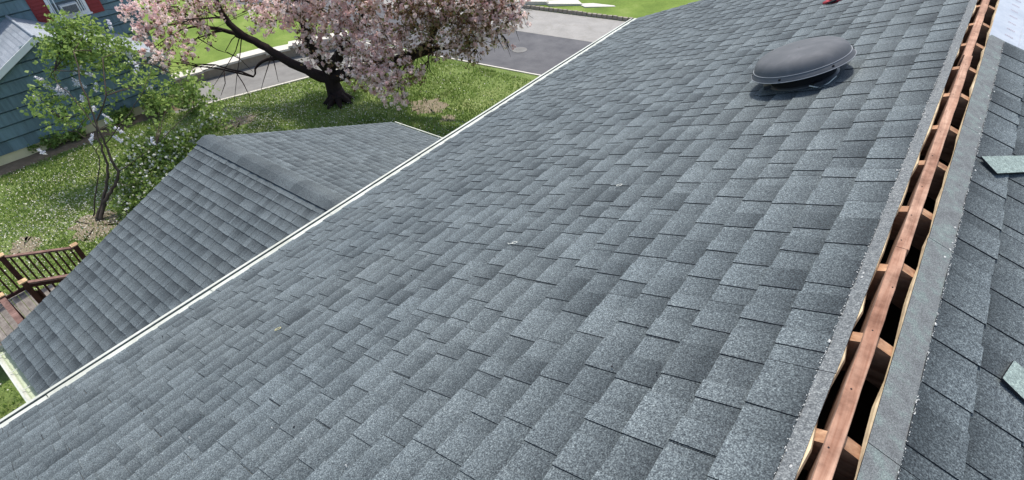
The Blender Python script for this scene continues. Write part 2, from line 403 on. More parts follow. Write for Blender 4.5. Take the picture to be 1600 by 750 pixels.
# ------------------------------------------------------------------ shingles
E = .15; SL = 1.03
def shingle_mb(L, seed, head=0.0, E=E, tt=.0038):
    """one laminated shingle: u (x) downslope from 0..E exposed, v (y) along 0..L, teeth of a second layer on top"""
    r = random.Random(seed); mb = MB()
    w0, rise, th = .0035, .0085, .0045
    wt = lambda u: w0 + max(u, -.02)/E*rise
    u0 = -.035 if not head else -.003
    ut = -.012 if not head else 0.0
    g = .0012
    # the base strip is split in places where the granule blend changes
    cuts = [g]; x = r.uniform(.06, .3)
    while x < L-.08: cuts.append(x); x += r.uniform(.10, .30)
    cuts.append(L-g)
    def slab(a, b, ua, ub, wa, wb, bot, t, mats, ja=0, jb=0):
        p = [(ua,a,wa-bot),(ub,a+ja,wb-bot),(ub,b+jb,wb-bot),(ua,b,wa-bot),(ua,a,wa),(ub,a+ja,wb),(ub,b+jb,wb),(ua,b,wa)]
        n = len(mb.v); mb.hexa(p, mats, t, skip=(0,))
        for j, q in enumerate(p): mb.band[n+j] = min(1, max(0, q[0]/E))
    for a, b in zip(cuts, cuts[1:]):
        t = r.uniform(.26, .68)
        # body strip; granule shading band of the product at the upper part
        slab(a, b, u0, E*.38, wt(u0), wt(E*.38), th, t, (1,0,1,1,1,1))
        slab(a, b, E*.38, E + r.uniform(-.001,.001), wt(E*.38), wt(E), th, t, (1,0,1,1,1,1))
    if head > 0:
        slab(g, L-g, -head, u0+.004, w0-.0008, wt(u0)+.0006, .0035, r.uniform(.3,.7), (1,2,1,1,1,1))
    x = r.uniform(.0, .16)
    while x < L-.07:
        wd = r.choice((.08,.10,.12,.14,.16,.18))*r.uniform(.92,1.08); b = min(x+wd, L-.004)
        if b-x > .05:
            a = max(x, .004)
            t = r.choice((.16,.32,.40,.46,.52,.56,.62,.76))
            ja, jb = r.uniform(-.004,.006), r.uniform(-.006,.004)
            um = E*r.uniform(.3,.5)
            lift = r.uniform(0,.0018)
            slab(a, b, ut, um, wt(ut)+tt, wt(um)+tt+lift*.3, tt+.001, t, (1,0,1,1,1,1), ja*.4, jb*.4)
            slab(a+ja*.4, b+jb*.4, um, E+.003+r.uniform(-.002,.002), wt(um)+tt+lift*.3, wt(E)+tt+lift, tt+.001, t, (1,0,1,1,1,1), ja*.6, jb*.6)
        x = b + r.choice((.05,.08,.10,.12,.14))*r.uniform(.85,1.15)
    return mb
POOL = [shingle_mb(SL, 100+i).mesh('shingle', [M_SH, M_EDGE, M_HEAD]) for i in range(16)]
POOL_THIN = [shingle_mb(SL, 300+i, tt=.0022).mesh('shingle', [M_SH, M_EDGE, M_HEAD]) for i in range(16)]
def lay(deck, org, du, dv, dn, u_start, ncourse, vrange, head=0, headmat=None, limit=300, phase=0.0, thin=False, seed=1):
    tt_ = .0022 if thin else .0038
    """lay courses of shingles on a slope; vrange(course) -> (v0, v1) in slope coordinates"""
    r = random.Random(seed); items = []
    for k in range(ncourse):
        v0, v1 = vrange(k); off = phase + (0 if k == 0 else (k*.36 + r.uniform(-.06,.06)))
        i0 = math.floor((v0-off)/SL); v = off + i0*SL
        while v < v1 - .02:
            a, b = max(v, v0), min(v+SL, v1)
            if b-a > .05: items.append((k, a, b))
            v += SL
    def frame(k, a):
        o = Vector(org) + Vector(du)*(u_start+k*E) + Vector(dv)*a
        return Matrix(((du[0],dv[0],dn[0],o.x),(du[1],dv[1],dn[1],o.y),(du[2],dv[2],dn[2],o.z),(0,0,0,1)))
    sc = []
    for it in items:
        k, a, b = it
        c = frame(k, (a+b)/2) @ Vector((E/2,0,0)); px, py, z = pix(c)
        vis = z > .2 and -120 < px < 1720 and -80 < py < 830
        sc.append((-(b-a)/max(z,.2)**2 if vis else 1.0, it))
    sc.sort(key=lambda q: q[0])
    rest = MB()
    for i, (s_, (k, a, b)) in enumerate(sc):
        full = abs((b-a)-SL) < 1e-4 and not (k == 0 and head)
        if i < limit and s_ < 0:
            if full: me = r.choice(POOL_THIN if thin else POOL)
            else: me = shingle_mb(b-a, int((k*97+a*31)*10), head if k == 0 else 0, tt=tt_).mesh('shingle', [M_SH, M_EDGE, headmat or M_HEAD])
            jit = Matrix.Rotation(r.uniform(-.0022,.0022), 4, 'Z')
            link('shingle', me, deck, frame(k, a) @ jit)
        else:
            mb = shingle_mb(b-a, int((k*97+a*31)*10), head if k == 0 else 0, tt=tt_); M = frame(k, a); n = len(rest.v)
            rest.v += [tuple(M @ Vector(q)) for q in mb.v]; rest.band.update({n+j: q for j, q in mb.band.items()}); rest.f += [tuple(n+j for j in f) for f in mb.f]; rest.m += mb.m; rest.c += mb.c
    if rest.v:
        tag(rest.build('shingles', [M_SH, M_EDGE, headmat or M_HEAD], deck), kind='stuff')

# ------------------------------------------------------------------ the house
P = R(21.6); c_, s_ = math.cos(P), math.sin(P)
XR, ZR = .14, 6.80; YN, YF = -1.6, 8.5
house = thing('house', 'house under renovation with grey shingle roofs and an open ridge slot', 'house', (XR, 3.5, 0))
UE = .103 + 30*E                        # shingle edge at the eave
# walls of the main block (closed box with gables so the attic is dark)
xe = XR - (UE-.35)*c_; xw = XR + (UE-.35)*c_; ze = ZR - (UE-.35)*s_ - .06
mb = MB()
for y, fl in ((YN+.25, 1), (YF-.25, 0)):
    n = len(mb.v); mb.v += [(xe,y,0),(xw,y,0),(xw,y,ze),(XR,y,ZR-.12),(xe,y,ze)]; mb.face((n,n+1,n+2,n+3,n+4) if fl else (n+4,n+3,n+2,n+1,n))
mb.quad((xe,YF-.25,0),(xe,YN+.25,0),(xe,YN+.25,ze),(xe,YF-.25,ze)); mb.quad((xw,YN+.25,0),(xw,YF-.25,0),(xw,YF-.25,ze),(xw,YN+.25,ze))
mb.build('wall', M_HOUSEW, house)
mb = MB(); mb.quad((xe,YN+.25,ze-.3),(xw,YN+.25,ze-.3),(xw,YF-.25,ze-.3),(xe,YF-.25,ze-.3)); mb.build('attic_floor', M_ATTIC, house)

def deck_part(org, du, dv, dn, ua, ub, va, vb, name='roof_deck', wav=0, seed=3, mat=None):
    """plywood deck, 13 mm thick, top at w=0, with an uneven saw-cut upper edge"""
    r = random.Random(seed); mb = MB(); O = Vector(org); D, V, N = Vector(du), Vector(dv), Vector(dn)
    n = max(2, int((vb-va)/.12)) if wav else 1
    us = [ua + (r.uniform(-wav, wav) if wav else 0) for _ in range(n+1)]
    pt = lambda u, v, w_: tuple(O + D*u + V*v + N*w_)
    for i in range(n):
        v0 = va+(vb-va)*i/n; v1 = va+(vb-va)*(i+1)/n; a0, a1 = us[i], us[i+1]
        mb.quad(pt(a0,v0,0), pt(ub,v0,0), pt(ub,v1,0), pt(a1,v1,0)); mb.quad(pt(a0,v0,-.013), pt(a1,v1,-.013), pt(ub,v1,-.013), pt(ub,v0,-.013))
        mb.quad(pt(a0,v0,-.013), pt(a0,v0,0), pt(a1,v1,0), pt(a1,v1,-.013))
        mb.quad(pt(ub,v0,-.013), pt(ub,v1,-.013), pt(ub,v1,0), pt(ub,v0,0))
    mb.quad(pt(us[0],va,-.013), pt(ub,va,-.013), pt(ub,va,0), pt(us[0],va,0)); mb.quad(pt(us[-1],vb,-.013), pt(us[-1],vb,0), pt(ub,vb,0), pt(ub,vb,-.013))
    return mb.build(name, mat or M_PLY, house)
O_ = (XR, 0, ZR-.006)
DL = (-c_, 0, -s_); NL = (-s_, 0, c_); VLd = (0, -1, 0)
DR = (c_, 0, -s_); NR = (s_, 0, c_); VRd = (0, 1, 0)
deckL = deck_part(O_, DL, VLd, NL, .057, UE-.012, -YF+.02, -YN, wav=.008, seed=5)
deckR = deck_part(O_, DR, VRd, NR, .074, UE-.012, YN, YF-.02, wav=.007, seed=6)
def headl(k): return (-YF, -YN)
lay(deckL, O_, DL, VLd, NL, .103, 30, headl, head=.045, phase=-.30, limit=300, seed=2)
def headr(k): return (YN, 4.60 + min(k, 7)*.17)
lay(deckR, O_, DR, VRd, NR, .168, 29, headr, head=.092, headmat=M_HEADR, phase=.12, limit=60, seed=4)

# ridge board in three lengths with rafters butting it
for a, b, dx in ((YN+.3, 2.02, 0), (2.023, 4.08, .003), (4.083, YF-.3, -.004)):
    mb = MB(); n = max(6, int((b-a)/.08)); r = random.Random(int(b*10)); k = 8
    pr_ = [(-.0215,-.185),(-.022,-.012),(-.0215,-.0065),(-.0195,-.0045),(.0165,-.0045),(.0183,-.0065),(.019,-.012),(.0185,-.185)]
    for i in range(n+1):
        jl, jr, jz = r.gauss(0,.0007), r.gauss(0,.0007), r.gauss(0,.0005)
        if r.random() < .07: jr -= .004
        for x_, z_ in pr_: mb.v.append((XR+dx+x_+(jl if x_ < 0 else jr), a+(b-a)*i/n, ZR+z_+(jz if z_ > -.1 else 0)))
    for i in range(n):
        for q in range(k): mb.face((i*k+q, i*k+(q+1)%k, (i+1)*k+(q+1)%k, (i+1)*k+q))
    mb.face(tuple(range(k))[::-1]); mb.face(tuple(n*k+q for q in range(k)))
    o = mb.build('ridge_board', M_BEAM, house)
for k in range(22):                                      # rusty nail heads along the board
    mb = MB(); mb.lathe([(.0026,0),(.0026,.001),(.0005,.0013)], 8)
    mb.build('nail', M_EDGE, house, Matrix.Translation((XR+random.uniform(-.012,.010), .6+k*.2032*1.18+random.uniform(-.04,.04), ZR-.0042)))
y = 1.1125 - .4064*6
while y < YF-.4:
    for D, N, s in ((DL, NL, -1), (DR, NR, 1)):
        yy = y + random.uniform(-.012,.012) + (.018 if s > 0 else -.004)
        O = Vector((XR, yy, ZR-.006)); D_, N_ = Vector(D), Vector(N)
        mb = MB(); a = O + D_*.029 + N_*(-.0135-.07-random.uniform(0,.006)); b = O + D_*(UE-.3) + N_*(-.0135-.07)
        mb.beam(a, b, .044, .14, up=N_); mb.build('rafter', M_RAFT, house)
    y += .4064
# sealant flecks along the top edge of the laid courses
def flecks(deck, O, D, V, N, u, va, vb, n, seed, mats):
    r = random.Random(seed); mb = MB()
    for i in range(n):
        v = r.uniform(va, vb); uu = u + r.gauss(0, .0018); sz = r.choice((.0008,.0010,.0014,.0019)); p = Vector(O)+Vector(D)*uu+Vector(V)*v+Vector(N)*.0105
        if r.random() < .03: uu += r.uniform(-.035,.012); sz = .0042; p = Vector(O)+Vector(D)*uu+Vector(V)*v+Vector(N)*(.0125 if uu > u-.004 else .0048)
        k = r.randint(5, 7); n0 = len(mb.v); aa = r.uniform(0, 6)
        for q in range(k):
            a = aa+2*math.pi*q/k; rr = sz*r.uniform(.7, 1.3); mb.v.append(tuple(p + Vector(D)*(rr*math.cos(a)) + Vector(V)*(rr*math.sin(a)*1.5)))
        mb.v.append(tuple(p + Vector(N)*sz*.7))
        for q in range(k): mb.face((n0+q, n0+(q+1) % k, n0+k))
    tag(mb.build('sealant_flecks', mats, deck), kind='stuff')
flecks(deckL, O_, DL, VLd, NL, .103, -7.5, 0, 800, 1, M_DOT)
flecks(deckR, O_, DR, VRd, NR, .167, .3, 4.6, 600, 2, M_DOT)
# white synthetic underlayment where the right slope is still open
mb = MB(); O, D, V, N = map(Vector, (O_, DR, VRd, NR)); r = random.Random(4)
nu, nv = 46, 40; ua, ub, va, vb = .076, 4.5, 4.45, YF-.03
for j in range(nv+1):
    for i in range(nu+1):
        u = ua+(ub-ua)*(i/nu)**1.6; v = va+(vb-va)*j/nv
        mb.v.append(tuple(O+D*u+V*v+N*(.0022+.0012*math.sin(u*9+v*3)*math.sin(v*7))))
for j in range(nv):
    for i in range(nu):
        a = j*(nu+1)+i; mb.face((a, a+1, a+nu+2, a+nu+1))
sheet_o = mb.build('underlayment', M_WRAP, deckR, smooth=True)
# second lap of the sheet
mb = MB()
mb.hexa([tuple(O+D*u+V*v+N*w_) for u, v, w_ in ((.262,4.5,.002),(1.3,4.5,.002),(1.3,YF-.04,.002),(.262,YF-.04,.002),(.262,4.5,.0062),(1.3,4.5,.0062),(1.3,YF-.04,.0062),(.262,YF-.04,.0062))])
mb.build('underlayment_lap', M_WRAP, deckR)
mb = MB(); r = random.Random(9)
for i in range(10):                                   # faded unreadable print
    v = 4.72 + i*.135; u0 = .165 + r.uniform(-.004,.004)
    for q in range(5):
        a = u0 + q*.011; mb.quad(*[tuple(O+D*uu+V*vv+N*.0042) for uu, vv in ((a,v),(a+.007,v+.002),(a+.008,v+.012+r.uniform(0,.008)),(a+.001,v+.012))])
mb.build('faded_print', M_INK, sheet_o)

# gutters: open K-profile trough with hangers and end caps
def gutter(P0, P1, outv, name='gutter', hang=.61, depth=.09, width=.138):
    P0, P1, o_ = Vector(P0), Vector(P1), Vector(outv); z = Vector((0,0,1)); d = (P1-P0).normalized()
    prof = [(0, 0), (0, -depth), (width*.62, -depth), (width*.72, -depth*.62), (width*.98, -depth*.38), (width, -.006), (width, 0), (width-.024, .0), (width-.024,-.006)]
    L = (P1-P0).length; n = max(2, int(L/1.2)); mb = MB(); r = random.Random(int(L*10))
    sag = [r.uniform(-.006,.006) for _ in range(n+1)]
    for i in range(n+1):
        for a, b in prof:
            mb.v.append(tuple(P0 + d*(L*i/n) + o_*(a+(sag[i]*.6 if a > .03 else 0)) + z*(b+sag[i]*.5)))
    k = len(prof)
    for i in range(n):
        for j in range(k-1): mb.face((i*k+j, (i+1)*k+j, (i+1)*k+j+1, i*k+j+1), 1 if j in (0, 1, 2) else 0)
    for i in (0, n): mb.face(tuple(i*k+j for j in range(7)) if i else tuple(i*k+j for j in range(7))[::-1])
    g = mb.build(name, [M_WHITE, M_GUTIN], house)
    so_ = g.modifiers.new('solid', 'SOLIDIFY'); so_.thickness = .0022; so_.offset = 0
    t = .2
    while t < L:
        p = P0 + d*t; mb = MB(); mb.beam(p + o_*.004 + z*-.022, p + o_*(width-.010) + z*-.012, .016, .003); mb.build('hanger', M_WHITE, g); t += hang
    return g
xE = XR - UE*c_; zE = ZR - UE*s_
mb = MB(); mb.beam((xE+.045, YN, zE-.10), (xE+.045, YF, zE-.10), .02, .16); mb.build('fascia', M_WHITE, house)
gutter((xE+.018, YN, zE-.012), (xE+.018, YF-.03, zE-.012), (-1,0,0), hang=99, width=.138)
mb = MB()
for i in range(8):
    ya = YN + (YF-YN)*i/8; yb = YN + (YF-YN)*(i+1)/8 - .006; w_ = random.uniform(-.004,.004)
    mb.hexa([(xE-.072+w_,ya,zE-.016),(xE+.016,ya,zE-.010),(xE+.016,yb,zE-.010),(xE-.072-w_,yb,zE-.016),(xE-.072+w_,ya,zE-.012),(xE+.016,ya,zE-.006),(xE+.016,yb,zE-.006),(xE-.072-w_,yb,zE-.012)])
    g_ = mb.build('gutter_guard', M_WHITE, house); mb = MB()
mb = MB()
mb.hexa([tuple(Vector(O_)+Vector(DL)*u+Vector(VLd)*v+Vector(NL)*w_) for u, v, w_ in ((UE-.06,-YF+.01,.0005),(UE+.042,-YF+.01,.001),(UE+.042,-YN,.001),(UE-.06,-YN,.0005),(UE-.06,-YF+.01,.0022),(UE+.042,-YF+.01,.004),(UE+.042,-YN,.004),(UE-.06,-YN,.0022))])
mb.build('drip_edge', M_WHITE, house)
for sgn, D in ((-1, DL), (1, DR)):                    # rake boards at the far gable
    a = Vector((XR, YF-.01, ZR-.09)); b = a + Vector(D)*(UE-.02); mb = MB(); mb.beam(a, b, .025, .15); mb.build('rake_board', M_WHITE, house)
xE2 = XR + UE*c_
mb = MB(); mb.beam((xE2-.045, YN, zE-.10), (xE2-.045, YF, zE-.10), .02, .16); mb.build('fascia', M_WHITE, house)
gutter((xE2-.026, YN, zE-.028), (xE2-.026, YF-.03, zE-.028), (1,0,0))

# one-storey wing with its ridge across the main one
PE = R(21.1); ce, se = math.cos(PE), math.sin(PE)
YE, ZE, XO, XI = 3.19, CH-4.23, -9.40, xe+.02
UW = .10 + 27*E
OE = (0, YE, ZE)
DN = (0,-ce,-se); NN = (0,-se,ce); VN = (1,0,0)
DF = (0,ce,-se); NF = (0,se,ce); VF = (-1,0,0)
dn_ = deck_part(OE, DN, VN, NN, .0, UW-.012, XO+.015, XI)
df_ = deck_part(OE, DF, VF, NF, .0, UW-.012, -XI, -XO-.015)
lay(dn_, OE, DN, VN, NN, .10, 27, lambda k: (XO, XI), limit=300, seed=11, thin=True, head=.09, phase=.2)
lay(df_, OE, DF, VF, NF, .10, 27, lambda k: (-XI, -XO), limit=300, seed=12, thin=True, head=.09, phase=.3)
# ridge vent and caps
mb = MB(); hw = .155
for D, N in ((DN, NN), (DF, NF)):
    D, N, O = Vector(D), Vector(N), Vector(OE)
    a = [O+N*.005, O+D*hw+N*.006, O+D*hw+N*.018, O+N*.016]
    x0, x1 = Vector((XO+.02,0,0)), Vector((XI,0,0))
    q = [p+x0 for p in a] + [p+x1 for p in a]
    for f_ in ((0,1,5,4),(1,2,6,5),(2,3,7,6),(0,3,2,1),(4,5,6,7)): mb.quad(*[q[j] for j in f_])
mb.build('ridge_vent', M_VENT, house)
def cap_mesh(seed):
    r = random.Random(seed); mb = MB(); prof = []; n = 4; L = .29
    pr_ = [(DN, NN, hw+.012), (DN, NN, .075), (DN, NN, .022), (DF, NF, .022), (DF, NF, .075), (DF, NF, hw+.012)]
    rows = []
    for x, lift in ((0, .037+r.uniform(0,.007)), (.10, .032), (.20, .029), (L, .026)):
        row = []
        for D, N, u in pr_:
            p = Vector(D)*u + Vector(N)*(lift - (.004 if u > .1 else 0) + r.uniform(-.002,.002)) + Vector((x + (r.uniform(-.008,.008) if x == 0 else 0), 0, 0)); row.append(p)
        rows.append(row)
    t = r.uniform(.82,1.05)
    for a, b in zip(rows, rows[1:]):
        for i in range(5): mb.quad(a[i], b[i], b[i+1], a[i+1], 0, t)
    z = Vector((0,0,.007))
    for i in range(5): mb.quad(rows[0][i]-z, rows[0][i], rows[0][i+1], rows[0][i+1]-z, 1)
    for rr in rows, :
        for a, b in zip(rr, rr[1:]):
            mb.quad(a[0]-z, b[0]-z, b[0], a[0], 1); mb.quad(a[5], b[5], b[5]-z, a[5]-z, 1)
    return mb.mesh('ridge_cap', [M_SH, M_EDGE], True)
caps = [cap_mesh(i) for i in range(5)]
x = XO - .005; i = 0
while x < XI - .25:
    link('ridge_cap', random.choice(caps), house, Matrix.Translation((x, YE, ZE)) @ Matrix.Rotation(random.uniform(-.012,.012), 4, 'Z')); x += .205
# wing walls, rake boards, gutters
yN2, yF2 = YE-(UW-.35)*ce, YE+(UW-.35)*ce; zw = ZE-(UW-.35)*se-.05; xo = XO+.25
mb = MB(); n = 0
mb.v += [(xo,yF2,0),(xo,yN2,0),(xo,yN2,zw),(xo,YE,ZE-.08),(xo,yF2,zw)]; mb.face((0,1,2,3,4))
mb.quad((xo,yN2,0),(xe-.004,yN2,0),(xe-.004,yN2,zw),(xo,yN2,zw)); mb.quad((xe-.004,yF2,0),(xo,yF2,0),(xo,yF2,zw),(xe-.004,yF2,zw))
mb.build('wing_wall', M_HOUSEW, house)
for D in (DN, DF):
    a = Vector((XO+.03, YE, ZE-.075)); mb = MB(); mb.beam(a, a+Vector(D)*(UW-.02), .025, .12); mb.build('rake_board', M_WHITE, house)
yNe, yFe, zWe = YE-UW*ce, YE+UW*ce, ZE-UW*se
gutter((XO+.02, yNe+.02, zWe-.022), (XI-.02, yNe+.02, zWe-.022), (0,-1,0), hang=.5, width=.17)
gutter((XO+.02, yFe-.02, zWe-.022), (XI-.02, yFe-.02, zWe-.022), (0,1,0), hang=.6)
for yy in (yNe+.04, yFe-.04):
    mb = MB(); mb.beam((XO+.02, yy, zWe-.09), (XI-.02, yy, zWe-.09), .018, .13); mb.build('fascia', M_WHITE, house)

# ------------------------------------------------------------------ roof vent
uv, yv = .89, 4.08
vo = Vector(O_) + Vector(DL)*uv + Vector((0, yv, 0)) + Vector(NL)*-.012
VM = Matrix(((DL[0],0,NL[0],vo.x),(0,-1,0,vo.y),(DL[2],0,NL[2],vo.z),(0,0,0,1)))
vent = thing('roof_vent', 'low round grey plastic dome vent on the left roof slope', 'roof vent', vo)
mb = MB(); mb.lathe([(.302,.158),(.299,.166),(.294,.180),(.284,.200),(.266,.219),(.240,.233),(.205,.242),(.15,.248),(.08,.250),(.004,.251)], 64)
mb.lathe([(.322,.124),(.29,.132),(.22,.150),(.004,.152)], 56)
mb.build('dome', M_VENT, vent, VM, smooth=True)
mb = MB(); mb.lathe([(.322,.126),(.320,.132),(.304,.156),(.301,.160)], 64); mb.build('rim', M_VENT, vent, VM, smooth=True)
for ra, za in ((.322,.126),(.3035,.158)):
    mb = MB(); mb.lathe([(ra-.003,za-.002),(ra+.0022,za),(ra+.001,za+.004),(ra-.003,za+.003)], 64); mb.build('rim_bead', M_BEAD, vent, VM, smooth=True)
mb = MB(); mb.lathe([(.215,.0),(.205,.03),(.20,.15)], 40); mb.build('neck', M_VENTIN, vent, VM, smooth=True)
mb = MB(); mb.lathe([(.222,.028),(.222,.036),(.205,.044)], 40); mb.build('collar', M_METAL, vent, VM, smooth=True)
mb = MB(); mb.box(-.24,.23,-.235,.235,.0,.003); mb.build('flashing', M_SH, vent, VM @ Matrix.Translation((0,0,.026)))
for k in range(6):
    a = 2*math.pi*(k+.35)/6; mb = MB(); mb.box(-.010,.010,-.007,.007,0,.016)
    mb.build('clip', M_VENTIN, vent, VM @ Matrix.Rotation(a, 4, 'Z') @ Matrix.Translation((.306,0,.133)))
for a, l in ((2.2,.03),(0.4,.03),(4.0,.03)):
    mb = MB(); mb.box(-.02,.02,-.03,.03,0,.028); mb.build('bracket', M_METAL, vent, VM @ Matrix.Rotation(a, 4, 'Z') @ Matrix.Translation((.235,0,.026)))
mb = MB(); p0 = [Vector((-.10,.235,.05)), Vector((-.16,.225,.022)), Vector((-.2,.18,.03)), Vector((-.235,.12,.05))]
mb.tube([VM @ p for p in p0], [.004]*4, 6); mb.build('power_cable', M_STRINGW, vent)

# ------------------------------------------------------------------ loose things on the roof
def on_slope(px, py, right=False):
    n = np.array(NR if right else NL); o = np.array(O_) - np.array([0,0,CH]); r_ = ray(px, py); t = (n@o)/(n@r_)
    return Vector(r_*t) + Vector((0,0,CH))
def scrap(pts, lab, th=.006, w0=.019):
    mb = MB(); b = [on_slope(*p, True) + Vector(NR)*w0 for p in pts]; n = len(b)
    n_ = Vector(NR)
    tp = [p+n_*(th+random.uniform(0,.006)) for p in b]
    mb.v = [tuple(p) for p in b] + [tuple(p) for p in tp]
    mb.face(tuple(range(n, 2*n))[::-1], 0, .5); mb.face(tuple(range(n)), 1)
    for i in range(n): j = (i+1) % n; mb.face((i, j, n+j, n+i), 1)
    o = mb.build('shingle_offcut', [M_SCRAP, M_EDGE]); tag(o, lab, 'offcut', 'loose shingle offcuts')
    for m_ in (mb,): pass
    return o
scrap([(1525,251),(1550,277),(1640,273),(1642,249)], 'pale green shingle offcut lying by the white underlayment, farther of the two')
scrap([(1554,596),(1573,568),(1660,640),(1650,690)], 'pale green shingle offcut near the lower right, nearer of the two')
def loop(px, py, rad, mat, lab, tail=False, sq=.7, ang=.5):
    p = on_slope(px, py) + Vector(NL)*.0215; mb = MB(); pts = []
    for k in range(17):
        a = 2*math.pi*k/16; q = Vector(DL)*(rad*math.cos(a)) + Vector((0,1,0))*(rad*sq*math.sin(a)); pts.append(p + Matrix.Rotation(ang, 3, Vector(NL)) @ q)
    mb.tube(pts, [.0022]*17, 5, cap=False)
    if tail: mb.tube([pts[0], pts[0]+Vector(DL)*.02+Vector((0,-.01,0)), pts[0]+Vector(DL)*.035], [.0022]*3, 5)
    tag(mb.build('string_loop', mat, None, smooth=True), lab, 'loop', 'loops of string on the roof')
loop(437, 518, .020, M_STRING, 'yellowish loop of string on the shingles nearest the lower gutter', False, .6, .9)
loop(806, 384, .016, M_STRINGW, 'pale loop of string with a tail in the middle of the slope', True)
loop(969, 294, .017, M_STRINGW, 'pale loop of string on the slope below the round vent')
r = random.Random(21); mb = MB()
for i in range(34):
    px, py = r.uniform(60,1250), r.uniform(60,740); p = on_slope(px, py); u = (XR-p.x)/c_
    if u > UE-.1 or u < .2 or p.y > 8.2: continue
    p = p + Vector(NL)*.018; s = r.uniform(.002,.005)
    M = Matrix.Translation(p) @ Euler((r.uniform(0,6),r.uniform(0,6),r.uniform(0,6))).to_matrix().to_4x4()
    mb.box(-s, s, -s*.6, s*.6, -.002, .002, 0 if r.random() < .45 else 1, M=M)
tag(mb.build('roof_crumbs', [M_DOT, M_EDGE]), kind='stuff')
# red work glove left near the top of the slope
gp = on_slope(1308, 4); GM = Matrix(((DL[0],0,NL[0],gp.x),(0,-1,0,gp.y),(DL[2],0,NL[2],gp.z),(0,0,0,1)))
glove = thing('work_glove', 'small red and black glove lying high on the left slope beyond the vent', 'glove', gp)
mb = MB(); mb.tube([(-.05,0,.034),(-.02,.0,.036),(.03,.0,.034),(.06,.0,.032)], [.026,.036,.04,.03], 10); mb.build('palm', M_REDT2, glove, GM, True)
for k in range(4):
    mb = MB(); yk = -.033+.022*k; L = (.06,.075,.07,.055)[k]; mb.tube([(.05,yk,.032),(.05+L*.5,yk*1.25,.034),(.05+L,yk*1.4,.026)], [.011,.0105,.007], 7); mb.build('finger', M_REDT2, glove, GM, True)
mb = MB(); mb.tube([(.0,.03,.032),(.03,.058,.032),(.06,.07,.026)], [.012,.011,.008], 7); mb.build('thumb', M_DARKR, glove, GM, True)

# ------------------------------------------------------------------ wooden stair by the wing
st = thing('wooden_stair', 'dark red stained wooden garden stair with railings beside the wing', 'stair', (-13.1, .4, 0))
xa, xb = -13.78, -12.42; ztop = 1.52; slope = .46
def post(x, y, h, z0=0, cap=True, w_=.10):
    mb = MB(); mb.box(x-w_/2, x+w_/2, y-w_/2, y+w_/2, z0, h); q = mb.build('post', M_RED, st)
    if cap:
        mb = MB(); mb.box(x-.07, x+.07, y-.07, y+.07, h, h+.022); e_ = h+.022
        n = len(mb.v); mb.v += [(x-.06,y-.06,e_),(x+.06,y-.06,e_),(x+.06,y+.06,e_),(x-.06,y+.06,e_),(x,y,e_+.03)]
        for k in range(4): mb.face((n+k, n+(k+1) % 4, n+4))
        mb.build('post_cap', M_CAP, q)
def railing(x0, y0, z0, x1, y1, z1, nb, hb=.82):
    mb = MB(); mb.beam((x0,y0,z0),(x1,y1,z1), .10, .035); mb.build('top_rail', M_REDT, st)
    mb = MB(); mb.beam((x0,y0,z0-hb),(x1,y1,z1-hb), .045, .07); mb.build('bottom_rail', M_RED, st)
    for k in range(nb):
        t = (k+.6)/(nb+.2); x, y, z = x0+(x1-x0)*t, y0+(y1-y0)*t, z0+(z1-z0)*t
        mb = MB(); mb.box(x-.018, x+.018, y-.018, y+.018, z-hb, z-.018); mb.build('baluster', M_RED, st)
for x in (xa, xb):
    post(x, -.01, ztop+.03); post(x, 1.12, 1.03)
    railing(x, .03, ztop-.03, x, 1.08, .985, 9)
post(-12.35, -.42, ztop+.02)
railing(-12.30, -.42, ztop-.02, -9.3, -.42, ztop-.02, 22)
post(-13.78, -1.5, ztop+.03); railing(-13.78, -1.45, ztop-.03, -13.78, -.06, ztop-.03, 10)
for i in range(4):                                    # treads
    yy = .12 + i*.27; zz = .60 - (i+.7)*.135
    for q in range(2):
        mb = MB(); mb.box(xa+.06, xb-.06, yy+q*.128, yy+q*.128+.12, zz-.035, zz); mb.build('tread', M_GREYW, st)
for i in range(11):                                   # landing boards
    yy = -1.45 + i*.135; mb = MB(); mb.box(-13.86, -12.30, yy, yy+.125, .565, .60); mb.build('landing_board', M_GREYW, st)
for x in (xa+.03, xb-.03):
    mb = MB(); mb.beam((x, .0, .40), (x, 1.15, -.05), .04, .24); mb.build('stringer', M_RED, st)

